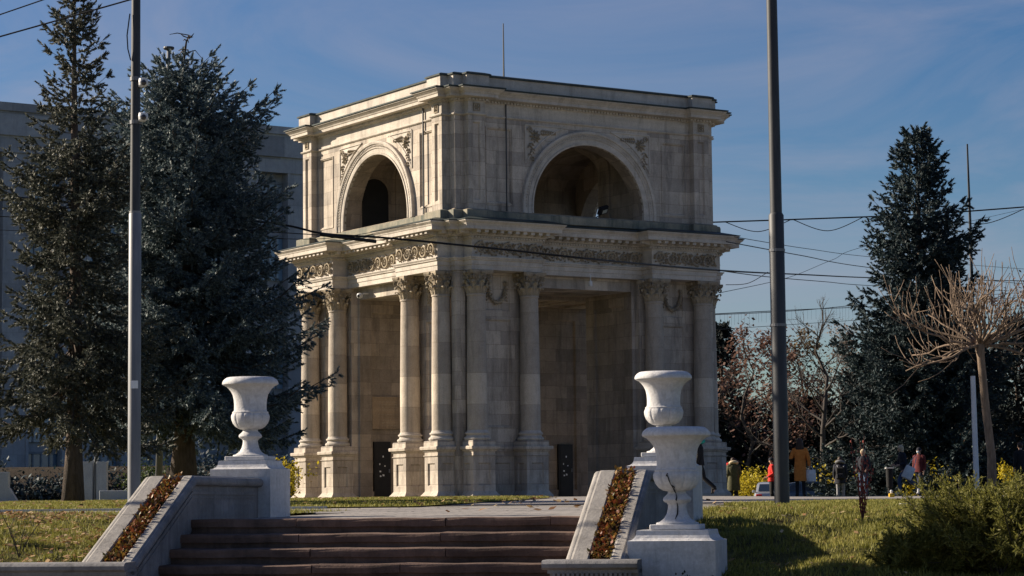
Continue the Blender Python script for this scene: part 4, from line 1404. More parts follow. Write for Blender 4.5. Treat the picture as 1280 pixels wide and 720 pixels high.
def shrub(name, x, y, d, w_, h_, label, seed, mat, cat='shrub', nl=3400, lsz=.05, group=None, zg=None):
    rg = np.random.default_rng(seed)
    b = at(x, y, d)
    if zg is None: b.z = gz(b.x, d)
    root = empty(name, b, 0, label, cat, group)
    M = MB(); C_ = []
    for i in range(12):
        a = rg.uniform(0, 6.28); r = rg.uniform(.15, .9)
        e = np.array([math.cos(a) * r * w_ * .5, math.sin(a) * r * w_ * .5, h_ * rg.uniform(.45, .97) * (1 - .35 * r)])
        m_ = e * np.array([.5, .5, .6])
        M.tube([(0, 0, 0), m_, e], [.02, .014, .005], 4, False); C_.append(e)
        for q in range(4): C_.append(e * rg.uniform(.45, 1.05) + rg.normal(0, .12 * w_, 3) * np.array([1, 1, .7]))
    M.build('stem', MAT['barkD'], root)
    C_ = np.array(C_); C_[:, 2] = np.clip(C_[:, 2], .12 * h_, h_)
    idx = rg.integers(0, len(C_), nl)
    P_ = C_[idx] + rg.normal(0, .085 * w_, (nl, 3))
    P_[:, 2] = np.maximum(P_[:, 2], .04)
    a = rg.uniform(0, 6.28, nl); el = rg.uniform(-.3, 1.2, nl)
    u = np.stack([np.cos(a) * np.cos(el), np.sin(a) * np.cos(el), np.sin(el)], 1); v = np.stack([-np.sin(a), np.cos(a), rg.uniform(-.5, .5, nl)], 1)
    s = (rg.uniform(.5, 1.3, nl) * lsz)[:, None]
    V = np.stack([P_ - u * s, P_ - v * s * .55, P_ + u * s, P_ + v * s * .55], 1).reshape(-1, 3)
    tri_mesh('foliage', V, np.arange(len(V)).reshape(-1, 4), mat, root, quads=True)
    return root


YG = 'yellow leaved bushes beyond the lawn'
shrub('yellow_shrub', 940, 612, 119, 2.9, 2.6, 'yellow leaved bush between the parka and the red jacket', 61, MAT['leaf_yellow'], group=YG, lsz=.07)
shrub('yellow_shrub', 1042, 612, 119, 2.9, 2.6, 'yellow leaved bush between the orange coat and the child with backpack', 62, MAT['leaf_yellow'], group=YG, lsz=.07)
shrub('yellow_shrub', 1163, 612, 89, 2.0, 2.0, 'sparse yellow bush behind the woman in dark red', 63, MAT['leaf_yellow'], group=YG, nl=1100, lsz=.07)
shrub('yellow_shrub', 1262, 612, 82, 1.0, 1.25, 'small yellow bush right of the pruned tree trunk', 64, MAT['leaf_yellow'], group=YG, nl=900, lsz=.06)
shrub('yellow_shrub', 349, 615, 73, 1.5, 1.5, 'yellow leaved bush beside the left column of the arch', 65, MAT['leaf_yellow'], group=YG, nl=1500, lsz=.06)
shrub('yellow_shrub', 187, 615, 58, 1.3, 1.15, 'green and yellow bush low behind the pale lamp pole', 66, MAT['leaf_green'], group=YG, nl=1100, lsz=.045)
for i, (x, w_, h_, d) in enumerate(((40, 3.2, 2.2, 100), (110, 3.5, 2.6, 101), (170, 3.2, 2.8, 100), (250, 3.6, 3.0, 99), (310, 3.4, 2.8, 98), (360, 2.6, 2.6, 97), (-20, 3.2, 2.4, 101))):
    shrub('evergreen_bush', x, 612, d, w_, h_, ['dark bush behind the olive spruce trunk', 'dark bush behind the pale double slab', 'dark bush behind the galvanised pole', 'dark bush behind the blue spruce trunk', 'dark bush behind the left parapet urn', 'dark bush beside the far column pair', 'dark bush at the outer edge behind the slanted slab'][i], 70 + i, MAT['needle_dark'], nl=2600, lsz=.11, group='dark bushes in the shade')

# ---- juniper in the front corner ---------------------------------------------------
MAT['juniper'] = leafmat('juniper_sprays', [(.055, .06, .014), (.13, .135, .028), (.22, .21, .05), (.33, .30, .095)], .6, .42, 2.0)


def juniper(name, c, w_, h_, label, seed, nb=150, spray=.12):
    rg = np.random.default_rng(seed)
    root = empty(name, c, 0, label, 'shrub')
    M = MB(); P, D, Ln = [], [], []
    for i in range(nb):
        a = rg.uniform(0, 6.28); el = rg.uniform(.15, 1.35)
        L_ = (w_ * .5 * math.cos(el) + h_ * math.sin(el)) * rg.uniform(.7, 1.1)
        d = np.array([math.cos(a) * math.cos(el), math.sin(a) * math.cos(el), math.sin(el)])
        st_ = np.array([rg.normal(0, .12 * w_), rg.normal(0, .12 * w_), .0]); p = st_; pts = [p]; dd = d
        for j in range(8):
            dd = dd + rg.normal(0, .07, 3) + np.array([0, 0, -.03 if el > .8 else .015]); dd = dd / np.linalg.norm(dd); p = p + dd * L_ / 8; pts.append(p)
        M.tube(pts, [.011 * (1 - .75 * j / 8) for j in range(9)], 3, False)
        for j in range(2, 9):
            for q in range(5):
                v = rg.normal(0, .55, 3) + dd * 1.0; v /= np.linalg.norm(v)
                l = spray * rg.uniform(.6, 1.3) * (1.15 - .07 * j)
                o = pts[j] - (pts[j] - pts[j - 1]) * rg.random()
                for s in range(3):
                    P.append(o + v * l * s * .4); D.append(v + rg.normal(0, .4, 3)); Ln.append(l * .5)
    M.build('stem', MAT['barkD'], root)
    V = needle_fingers(np.array(P), np.array(D), np.array(Ln), rg, 7, .034, .0055, .45)
    tri_mesh('foliage', V, np.arange(len(V)).reshape(-1, 3), MAT['juniper'], root)


for x, yt, d, w_, lab, sd_ in ((1238, 616, 22.7, 1.65, 'big spreading feathery juniper filling the near corner', 1), (1300, 608, 22.2, 1.5, 'second feathery juniper cut by the edge of the view', 2), (1148, 672, 22.5, .7, 'low feathery juniper sprig beside the red stems', 3)):
    c = at(x, 690, d); c.z = gz(c.x, d) - .03
    juniper('juniper_bush', c, w_, (at(x, yt, d).z - c.z) / 1.22, lab, sd_, int(150 * w_))
c = at(864, 730, 21.7); c.z = at(864, 726, 21.7).z - .26
shrub('boxwood_bush', 864, 730, 21.7, .42, .32, 'small dark clipped bush against the foot of the near pedestal', 90, MAT['needle_deep'], nl=2200, lsz=.018, zg=1).location = c
# red twigs
M = MB(); rg = np.random.default_rng(9)
c = at(1078, 668, 26.5); c.z = gz(c.x, 26.5)
root = empty('red_twig_bush', c, 0, 'thin upright bush of bare stems with red buds near the junipers', 'shrub')
B_ = MB()
for i in range(11):
    a = rg.uniform(0, 6.28); h = rg.uniform(.5, 1.08); l = rg.uniform(.03, .16)
    pts = [np.array([math.cos(a) * l * t, math.sin(a) * l * t, h * t]) + rg.normal(0, .006, 3) for t in np.linspace(0, 1, 6)]
    M.tube(pts, [.006 * (1 - .6 * t) for t in np.linspace(0, 1, 6)], 4, False)
    for j in range(13):
        t = rg.uniform(.25, 1) ; q = pts[int(t * 5) if t < 1 else 4]
        B_.blob(q + rg.normal(0, .014, 3) + np.array([0, 0, rg.uniform(0, .15)]) * (t < .95), rg.uniform(.006, .011), 4, 3, (1, 1, 1.7))
M.build('stem', plain('red_brown_stems', (.10, .03, .025), (.16, .05, .04), 9, .7, 0), root)
B_.build('bud', plain('red_buds', (.16, .02, .015), (.30, .05, .03), 9, .6, 0), root)
M = MB()
c = at(24, 680, 24.2); c.z = gz(c.x, 24.2)
for a, h, l in ((2.6, .58, .3), (1.2, .34, .16), (.4, .42, .28), (3.0, .3, .1)):
    M.tube([(0, 0, 0), (math.cos(a) * l * .4, 0, h * .5), (math.cos(a) * l, .02, h)], [.006, .005, .003], 4)
    M.tube([(math.cos(a) * l * .4, 0, h * .5), (math.cos(a) * l * .4 + .07, .03, h * .75)], [.004, .002], 3)
o = M.build('bare_sapling', MAT['barkD']); o.location = c
tag(o, 'bare dark sapling twigs sticking out of the leafy bank', 'sapling')

# tree added outside the view, its crown sized to shade the cracked urn
c = Vector((-11.8, 26.95, 0)); c.z = gz(c.x, c.y)
root = empty('added_shade_tree', c, 0, 'unseen round headed tree added left of the steps to shade the cracked urn', 'tree')
M = MB(); M.tube([(0, 0, 0), (.02, 0, 3.4), (0, 0, 7.0)], [.06, .05, .03], 8); M.build('trunk', MAT['barkC'], root)
rg = np.random.default_rng(77); n = 3800
P_ = rg.normal(0, 1, (n, 3)); P_ /= np.linalg.norm(P_, axis=1, keepdims=True); P_ *= (rg.uniform(0, 1, n) ** .4)[:, None] * np.array([[.62, .62, .68]])
P_[:, 2] += at(847, 600, 22.7).z + 14.05 * math.tan(SUN_EL) + .22 - c.z
a = rg.uniform(0, 6.28, n); u = np.stack([np.cos(a), np.sin(a), rg.uniform(-1, 1, n)], 1); v = np.stack([-np.sin(a), np.cos(a), rg.uniform(-1, 1, n)], 1)
V = np.stack([P_ - u * .05, P_ - v * .035, P_ + u * .05, P_ + v * .035], 1).reshape(-1, 3)
tri_mesh('crown', V, np.arange(len(V)).reshape(-1, 4), MAT['leaf_green'], root, quads=True)

# ================================================================== building, poles, cables, small things
MAT['panel'] = stone('pale_cladding', (.36, .385, .42), (.27, .29, .32), True, 1.6, 2.4, stain=(.2, .2, .2), stain_amt=.4)
MAT['glassb'] = plain('blue_window_glass', (.10, .18, .27), (.18, .28, .38), .35, .18, 0, spec=.8)
MAT['glassc'] = plain('dim_window_glass', (.06, .10, .16), (.12, .19, .26), .5, .15, 0, spec=.8)
MAT['glassd'] = plain('blind_window_glass', (.13, .17, .22), (.22, .27, .32), .8, .3, 0, spec=.7, mapscale=(1, 1, 6))
MAT['frame'] = plain('dull_metal_frame', (.16, .18, .20), (.22, .24, .26), 3, .5, 0)
BA, BB = at(-120, 628, 149), at(520, 628, 170)
bx = Vector((BB.x - BA.x, BB.y - BA.y, 0)); BL = bx.length; ang = math.atan2(bx.y, bx.x)
BR = empty('government_building', Vector((BA.x, BA.y, 0)), ang, 'long pale modern office block with tall piers and blue glass behind the spruces', 'building')
HT = at(0, 131, 153).z
zA = HT - 41 * 153 / FPX; zB = zA - .9
M = MB(); M.box(0, BL, .6, 14, -1, zB); M.build('wall', MAT['panel'], BR)
M = MB(); M.box(-.4, BL + .4, -.55, 14, zA, HT - .55); M.box(-.5, BL + .5, -.7, 14.2, HT - .55, HT); M.box(-.4, BL + .4, -.35, 14, zB - .2, zA); M.build('frieze', MAT['panel'], BR)
npier = 9; stp = BL / npier
for i in range(npier + 1):
    M = MB(); xc = i * stp - 1.2
    M.box(xc - .95, xc + .95, -.25, .7, -1, zB - .2)
    M.box(xc - .95, xc - .75, -.33, -.25, -1, zB - .2); M.box(xc + .75, xc + .95, -.33, -.25, -1, zB - .2)
    M.build('pier', MAT['panel'], BR)
    if i < npier:
        a, b = xc + .95, xc + stp - .95
        nfl = 6; fh = (zB - .4) / nfl
        for j in range(nfl):
            M = MB(); M.box(a + .05, b - .05, .42, .55, j * fh + .25, (j + 1) * fh - .55); w_ = M.build('window', MAT[('glassb', 'glassc', 'glassd')[(i * 5 + j * 3 + (i * j) % 4) % 3]], BR)
            M = MB(); M.box(a, b, .36, .58, (j + 1) * fh - .53, (j + 1) * fh - .38)
            for q in range(1, 4): M.box(a + (b - a) * q / 4 - .05, a + (b - a) * q / 4 + .05, .34, .42, j * fh + .25, (j + 1) * fh - .55)
            M.build('frame', MAT['frame'], w_)
for x in (2.6, 9):
    pass


def pole(name, x0, y0, x1, y1, d, z0, r0, r1, zj, label, mat, base=None):
    p = at(x0, y0, d); q = at(x1, y1, d)
    return p, q


# galvanised pole with cameras
p0 = at(167.5, 640, 36); p0.z = gz(p0.x, 36); d = 36
r = empty('street_pole', p0, 0, 'pale galvanised pole with two cameras in front of the spruces', 'pole', 'tall poles by the steps')
zj = at(168, 268, d).z - p0.z; zt = at(168, -40, d).z - p0.z
ro = .100
M = MB(); M.lathe([(.0, 0), (ro * 1.35, 0), (ro * 1.35, .02), (ro, .03), (ro * .97, zj), (ro * .8, zj + .03)], 20); M.build('lower_pole', MAT['pole'], r, smooth='auto')
M = MB(); M.lathe([(ro * .8, zj), (ro * .68, zt)], 18); M.build('upper_pole', MAT['poledark'], r, smooth='auto')
for yy in (104, 147):
    c = at(172, yy, d) - p0
    M = MB(); M.box(.06, .12, -.10, -.02, c.z - .07, c.z + .07); M.lathe([(.03, .06), (.07, .05), (.078, 0), (.07, -.05), (.03, -.08)], 12, c=(.135, -.10, c.z))
    k = M.build('security_camera', MAT['plastic'], r)
    M = MB(); M.blob((.15, -.165, c.z - .02), .045, 8, 6); M.build('lens', MAT['glass_dark'], k)
c = at(168, 481, d) - p0
M = MB()
for i in range(5):
    a0, a1 = -PI / 2 - .4 + i * .22, -PI / 2 - .4 + (i + 1) * .22; rr = ro + .004
    M.quad((rr * math.cos(a0), rr * math.sin(a0), c.z - .06), (rr * math.cos(a1), rr * math.sin(a1), c.z - .06), (rr * math.cos(a1), rr * math.sin(a1), c.z + .06), (rr * math.cos(a0), rr * math.sin(a0), c.z + .06))
M.build('notice', MAT['paper'], r)
M = MB()
c = [at(x, y, d) - p0 for x, y in ((163, 18), (159.5, 45), (160.5, 62), (164, 76))]
M.tube([(v.x, -.05, v.z) for v in c], .012, 4); M.build('loose_wire', MAT['cable'], r)
for yy, hh in ((99, .03), (153, .03), (268, .05)):
    z_ = at(168, yy, d).z - p0.z
    M = MB(); M.lathe([(ro * .84, -hh), (ro * .9, -hh), (ro * .9, hh), (ro * .84, hh)], 18, c=(0, 0, z_), cap=False); M.build('band', MAT['pole'], r)
# dark pole on the right
d = 33; p1 = at(977.8, 636, d)
r = empty('street_pole', Vector((p1.x, p1.y, gz(p1.x, d) - .0)), 0, 'dark grey stepped pole standing in the lawn right of the arch', 'pole', 'tall poles by the steps')
z1 = at(973, 272, d).z - p1.z; zt = at(963, -40, d).z - p1.z
ro = .108
M = MB(); M.lathe([(0, 0), (ro, 0), (ro, z1), (ro * .8, z1 + .035)], 20); M.build('lower_pole', MAT['poledark'], r, smooth='auto')
M = MB(); M.lathe([(ro * .79, z1), (ro * .7, zt)], 18); M.build('upper_pole', MAT['poledark'], r, smooth='auto')
M = MB()
for i in range(5):
    a0, a1 = -PI / 2 - .45 + i * .18, -PI / 2 - .45 + (i + 1) * .18; rr = ro + .005
    M.quad((rr * math.cos(a0), rr * math.sin(a0), .45), (rr * math.cos(a1), rr * math.sin(a1), .45), (rr * math.cos(a1), rr * math.sin(a1), .95), (rr * math.cos(a0), rr * math.sin(a0), .95))
M.build('hatch', MAT['poledark'], r)
for zz in (z1 - .5, z1 * .62):
    M = MB(); M.lathe([(ro, -.02), (ro + .008, -.02), (ro + .008, .02), (ro, .02)], 18, c=(0, 0, zz), cap=False); M.build('band', MAT['pole'], r)
# lamp mast among the spruces
d = 53.5; p2 = at(198, 600, d); p2.z = gz(p2.x, d)
t2 = at(211, 62, d) - p2
r = empty('lamp_mast', p2, 0, 'slim grey mast with a flat cap rising through the blue spruce', 'lamp post')
M = MB(); M.tube([(0, 0, 0), t2 * .42, t2], [.085, .06, .045], 10); M.build('mast', MAT['pole'], r, smooth=True)
M = MB(); M.lathe([(.0, 0), (.11, 0), (.13, .03), (.12, .06), (0, .07)], 14, c=t2); M.build('lamp_head', MAT['poledark'], r)
M = MB(); c = at(193, 522, d - .15) - p2; M.bbox(c.x - .10, c.x + .08, -.22, -.06, c.z - .16, c.z + .12, .02); M.build('junction_box', MAT['poledark'], r)
# thin antenna behind the lone spruce
d = 140; p3 = at(1213, 290, d); t3 = at(1209, 180, d)
M = MB(); b = Vector((p3.x, d, gz(p3.x, d))); M.tube([b, p3, t3], [.14, .09, .05], 6)
tag(M.build('antenna_mast', MAT['poledark']), 'thin dark antenna mast rising right of the lone spruce tip', 'mast')
# pale grey pole behind the pruned tree
d = 70; a = at(1221, 610, d); a.z = gz(a.x, d); b = at(1216, 470, d)
M = MB(); M.tube([a, b], [.09, .075], 10); tag(M.build('street_pole', MAT['plastic']), 'short pale pole half hidden behind the pruned tree trunk', 'pole')

# slabs and low wall on the left
def slab(name, x0, x1, yt, yb, d, dep, label, cat='slab', mat='panel'):
    a, b = at(x0, yb, d), at(x1, yb, d); zt_ = at((x0 + x1) / 2, yt, d).z; zb_ = gz((a.x + b.x) / 2, d) - .05
    M = MB(); M.bbox(-(b.x - a.x) / 2, (b.x - a.x) / 2, 0, dep, 0, zt_ - zb_, .015)
    o = M.build('slab' if False else name, MAT[mat]); o.location = ((a.x + b.x) / 2, d, zb_)
    return tag(o, label, cat)
r = empty('concrete_stele', at(117, 626, 72), 0, 'pale double slab with a thin pipe between, beside the olive spruce trunk', 'stele')
r.location.z = gz(r.location.x, 72)
for x0, x1 in ((100, 115.5), (120, 133)):
    a, b = at(x0, 626, 72), at(x1, 626, 72); zt_ = at((x0 + x1) / 2, 577, 72).z - r.location.z
    M = MB(); M.bbox(a.x - r.location.x, b.x - r.location.x, 0, .3, 0, zt_, .01); M.build('slab', MAT['panel'], r)
M = MB(); M.tube([(0, .1, 0), (.06, .1, at(120, 560, 72).z - r.location.z)], .05, 8); M.build('pipe', MAT['pole'], r)
slab('low_wall', 124, 162, 613, 626, 71, .4, 'low pale block wall next to the double slab')['category'] = 'low wall'
r = empty('concrete_stele', at(3, 626, 72), 0, 'pale slab with a slanted foot at the outer edge of the lawn', 'stele')
r.location.z = gz(r.location.x, 72)
M = MB(); M.bbox(-.6, .17, 0, .3, 0, at(3, 590, 72).z - r.location.z, .01); M.build('slab', MAT['panel'], r)
M = MB(); M.hexa([(.17, 0, 0), (.47, 0, 0), (.47, .3, 0), (.17, .3, 0), (.17, 0, .45), (.19, 0, .45), (.19, .3, .45), (.17, .3, .45)]); M.build('foot', MAT['panel'], r)


# cables ---------------------------------------------------------------------------
def cable(pts, rad, label, cat='cable', seg=10, group='overhead cables'):
    """pts: (x, y, depth) triples; runs as a smooth line through them"""
    W = [at(*p) for p in pts]
    out = []
    n = len(W)
    for i in range(n - 1):
        p0, p1, p2, p3 = W[max(0, i - 1)], W[i], W[i + 1], W[min(n - 1, i + 2)]
        for k in range(seg):
            t = k / seg
            out.append(.5 * ((2 * p1) + (p2 - p0) * t + (2 * p0 - 5 * p1 + 4 * p2 - p3) * t * t + (3 * p1 - p0 - 3 * p2 + p3) * t ** 3))
    out.append(W[-1])
    M = MB(); c = sum(out, Vector()) / len(out)
    M.tube([p - c for p in out], rad, 5)
    o = M.build('overhead_cable', MAT['cable'], smooth=True); o.location = c
    return tag(o, label, cat, group)


cable([(-10, 244, 48), (150, 259, 49), (340, 279, 50), (405, 292, 50), (490, 298, 50.5), (640, 313, 51.5), (760, 326, 52.5), (900, 338, 62), (1000, 343, 82), (1120, 348, 106), (1330, 352, 140)], .024, 'thick black cable crossing right in front of the carved frieze')
cable([(400, 293, 49.9), (470, 302, 50.4)], .04, 'thick taped splice on the black cable near the arch', 'cable splice')
cable([(-10, 270, 48.5), (200, 281, 49.2), (402, 294, 49.9)], .010, 'thin cable joining the thick one from the spruces')
cable([(-10, 287, 49), (120, 292, 49.5), (330, 298, 50), (420, 297, 50.2), (520, 280, 50.6)], .007, 'thinnest wire under the taped splice')
cable([(898, 338, 61.5), (960, 346, 74), (1030, 352, 90), (1110, 358, 106), (1330, 366, 140)], .014, 'forked lower strand of the thick cable by the right pole')
cable([(-8, 48, 30), (70, 26, 30), (172, -3, 30)], .011, 'lower of the two wires in the top corner sky')
cable([(-8, 21, 30), (62, -3, 30)], .009, 'upper of the two wires in the top corner sky')
W2 = [(884, 278, 95), (1000, 274, 95), (1150, 268, 95), (1290, 258, 95)]
cable(W2, .030, 'straight catenary wire from the arch towards the lone spruce top')
r = None
for i, (x0, x1, y0, y1, sag) in enumerate(((905, 990, 277, 274, 14), (990, 1080, 274, 271, 16), (1080, 1170, 271, 267, 16), (1170, 1285, 267, 259, 17))):
    cable([(x0, y0, 95), ((x0 + x1) / 2, (y0 + y1) / 2 + sag, 95), (x1, y1, 95)], .017, ['garland loop of wire nearest the arch', 'garland loop of wire right of the tall pole', 'garland loop of wire crossing the lone spruce', 'garland loop of wire farthest from the arch'][i], 'wire', group='sagging garland wires')
cable([(918, 296, 72), (1010, 311, 90), (1110, 323, 106), (1330, 340, 140)], .012, 'thin sloping wire above the middle one by the pole')
cable([(908, 302, 70), (1000, 319, 88), (1100, 336, 106), (1330, 360, 140)], .017, 'middle sloping wire crossing behind the pole')
cable([(900, 366, 72), (985, 347, 88), (1040, 325, 98), (1100, 303, 106), (1330, 250, 140)], .010, 'thin wire rising towards the lone spruce')
cable([(907, 356, 66), (935, 354, 66), (960, 340, 66)], .010, 'short drooping wire end at the arch cornice')
cable([(880, 394, 80), (1000, 388, 92), (1130, 376, 108), (1330, 362, 130)], .013, 'upper line of the icicle light string')
cable([(880, 393, 79.5), (1000, 387, 91.5), (1130, 381, 107.5), (1330, 368, 130)], .015, 'black cable running through the icicle lights')
cable([(880, 413, 80), (1000, 405, 92), (1130, 396, 108), (1330, 382, 130)], .010, 'lower line of the icicle light string')
M = MB(); rg_ = random.Random(2); c0 = at(1000, 390, 80)
x = 900
while x < 1105:
    dd_ = 82 + (x - 900) * .105; a = at(x, 393 - (x - 900) * .062, dd_); b = at(x, 402 + rg_.uniform(0, 9) - (x - 900) * .062, dd_)
    M.tube([a - c0, b - c0], .0035, 3); x += rg_.uniform(3, 6)
o = M.build('icicle_lights', MAT['cable']); o.location = c0
tag(o, 'fringe of thin hanging icicle light strands', 'icicle lights', kind='stuff')

# cars ----------------------------------------------------------------------------
def paint(name, c, rough=.25):
    m, nt, b, tc = newmat(name)
    nt.links.new(ramp(nt, noise(nt, tc.outputs['Object'], 1.5), [(.3, tuple(k * .85 for k in c)), (.7, c)]), b.inputs['Base Color'])
    b.inputs['Roughness'].default_value = rough; b.inputs['Metallic'].default_value = .3
    b.inputs['Coat Weight'].default_value = .7; b.inputs['Coat Roughness'].default_value = .06
    return m


MAT['tyre'] = plain('tyre_rubber', (.012, .012, .012), (.02, .02, .02), 9, .85, 0)
MAT['rim'] = plain('alloy_rim', (.3, .3, .31), (.42, .42, .43), 9, .35, 0, .8)
MAT['carglass'] = plain('tinted_glass', (.012, .018, .024), (.02, .028, .034), 2, .06, 0, spec=.9)
MAT['redlamp'] = plain('red_lamp_glass', (.45, .02, .015), (.6, .04, .03), 9, .25, 0)
MAT['clearlamp'] = plain('clear_lamp_glass', (.6, .6, .6), (.75, .75, .75), 9, .15, 0)


def car(c, rz, label, col):
    root = empty('parked_car', c, rz, label, 'car', 'cars parked beyond the lawn')
    # stations along x (front = +x): x, sill z, shoulder z, half width
    B = [(-2.28, .42, .80, .70), (-2.22, .30, .93, .80), (-1.75, .22, 1.0, .87), (-.9, .2, .98, .90), (.4, .2, .96, .90), (1.15, .2, .94, .89), (1.75, .22, .84, .86), (2.12, .28, .72, .78), (2.26, .38, .60, .64)]
    M = MB(); rings = []
    for x, zs, zh, hw in B:
        rings.append([(x, -hw * .92, zs), (x, -hw, zs + .14), (x, -hw, zh - .16), (x, -hw * .95, zh - .04), (x, -hw * .8, zh), (x, hw * .8, zh), (x, hw * .95, zh - .04), (x, hw, zh - .16), (x, hw, zs + .14), (x, hw * .92, zs)])
    M.loft(rings, True); body = M.build('body', col, root, smooth='auto')
    Cn = [(-1.95, .98, .78, .98), (-1.25, .97, .72, 1.36), (-.7, .97, .66, 1.44), (.1, .96, .65, 1.45), (.55, .95, .66, 1.38), (1.25, .93, .76, .95)]
    M = MB()
    rings = [[(x, -.80, zb - .02), (x, -hw, zt), (x, -hw * .8, zt + .02), (x, hw * .8, zt + .02), (x, hw, zt), (x, .80, zb - .02)] for x, zb, hw, zt in Cn]
    M.loft(rings, True); M.build('cabin', col, root, smooth='auto')
    for sg in (-1, 1):
        for pts in ([(-1.62, 1.03), (-1.16, 1.31), (-.62, 1.36), (-.62, 1.02)], [(-.54, 1.02), (-.54, 1.365), (.08, 1.37), (.52, 1.30), (1.02, 1.0)]):
            M = MB(); yy = lambda z: sg * (.805 - (z - .96) * .30 + .012)
            M.add([(x, yy(z), z) for x, z in pts] + [(x, yy(z) - sg * .03, z) for x, z in pts], [tuple(range(len(pts)))] + [(i, (i + 1) % len(pts), len(pts) + (i + 1) % len(pts), len(pts) + i) for i in range(len(pts))])
            M.build('window', MAT['carglass'], root)
        M = MB(); M.bbox(.80, 1.0, sg * .93 - .07, sg * .93 + .07, .96, 1.08, .02); M.build('mirror', col, root)
        for x in (-1.38, 1.38):
            M = MB(); T = lambda a, b, z, x=x, sg=sg: (x + a, sg * (.76 + z), .32 + b)
            R_ = [[T(r * math.cos(t), r * math.sin(t), z) for t in [2 * PI * i / 20 for i in range(20)]] for r, z in ((.22, .1), (.31, .1), (.325, .06), (.325, -.08), (.31, -.1))]
            M.loft(R_, True); wl = M.build('wheel', MAT['tyre'], root, smooth='auto')
            M = MB(); R_ = [[T(r * math.cos(t), r * math.sin(t), z) for t in [2 * PI * i / 20 for i in range(20)]] for r, z in ((.21, .106), (.19, .10), (.05, .115))]
            M.loft(R_, True); M.build('rim', MAT['rim'], wl)
        M = MB(); M.bbox(1.98, 2.2, sg * .58 - .14, sg * .58 + .14, .60, .70, .02); M.build('headlight', MAT['clearlamp'], root)
        M = MB(); M.bbox(-2.29, -2.1, sg * .62 - .15, sg * .62 + .15, .74, .88, .02); M.build('taillight', MAT['redlamp'], root)
    for z0, z1, xx, wd_ in ((1.0, 1.33, -1, 1),):
        M = MB(); M.quad((-1.93, -.66, 1.02), (-1.93, .66, 1.02), (-1.29, .60, 1.36), (-1.29, -.60, 1.36)); M.build('rear_window', MAT['carglass'], root)
        M = MB(); M.quad((1.22, -.66, 1.0), (1.22, .66, 1.0), (.60, .58, 1.39), (.60, -.58, 1.39)); M.build('windshield', MAT['carglass'], root)
    M = MB(); M.box(-2.31, -2.27, -.26, .26, .56, .67); M.build('number_plate', MAT['paper'], root)
    return root


c = at(1016, 620, 112); c.z = gz(c.x, 112)
car(c, -.04, 'dark blue sedan parked behind the orange coated woman', paint('dark_blue_paint', (.07, .105, .15)))
c = at(966, 620, 113); c.z = gz(c.x, 113)
car(c, PI / 2 - .12, 'silver car showing its tail lamp beside the red jacket', paint('silver_paint', (.45, .46, .48)))

# ================================================================== people
def cloth(name, a, b, scale=14):
    return plain(name, a, b, scale, .85, .5, bd=.02)


MAT['skin'] = plain('skin', (.42, .26, .18), (.50, .32, .23), 6, .6, 0)
MAT['eye'] = plain('dark_eye', (.01, .008, .006), (.02, .015, .01), 6, .3, 0)
MAT['lip'] = plain('lip', (.30, .11, .09), (.34, .13, .11), 6, .5, 0)
HAIRD = plain('dark_brown_hair', (.018, .010, .007), (.05, .026, .016), 20, .55, .5, mapscale=(3, 3, .4))
HAIRB = plain('fair_hair', (.34, .26, .16), (.55, .46, .32), 20, .55, .5, mapscale=(3, 3, .4))
NAVY = cloth('navy_cloth', (.008, .010, .018), (.018, .02, .032)); BLACK = cloth('black_cloth', (.006, .006, .007), (.014, .014, .016))
JEANS = cloth('jeans_cloth', (.035, .06, .11), (.07, .11, .18)); GREYT = cloth('pale_grey_trousers', (.16, .16, .18), (.3, .3, .32))
SHOE = cloth('dark_shoe', (.012, .011, .011), (.03, .028, .026)); SHOEW = cloth('white_shoe', (.5, .5, .52), (.65, .65, .66))


def JOINTS(**o):
    J = dict(pelvis=(0, 0, .93), waist=(0, 0, 1.07), chest=(0, .0, 1.27), neckb=(0, -.01, 1.42), neck=(0, .0, 1.49), head=(0, .025, 1.59), crown=(0, .015, 1.655),
             shl=(-.165, 0, 1.385), ell=(-.215, -.03, 1.12), wrl=(-.215, .04, .89), shr=(.165, 0, 1.385), elr=(.215, -.03, 1.12), wrr=(.215, .04, .89),
             hil=(-.085, 0, .89), knl=(-.095, .025, .49), anl=(-.10, -.02, .085), tol=(-.115, .13, .035), hir=(.085, 0, .89), knr=(.095, .025, .49), anr=(.10, -.02, .085), tor=(.115, .13, .035))
    J.update(o)
    return {k: Vector(v) for k, v in J.items()}


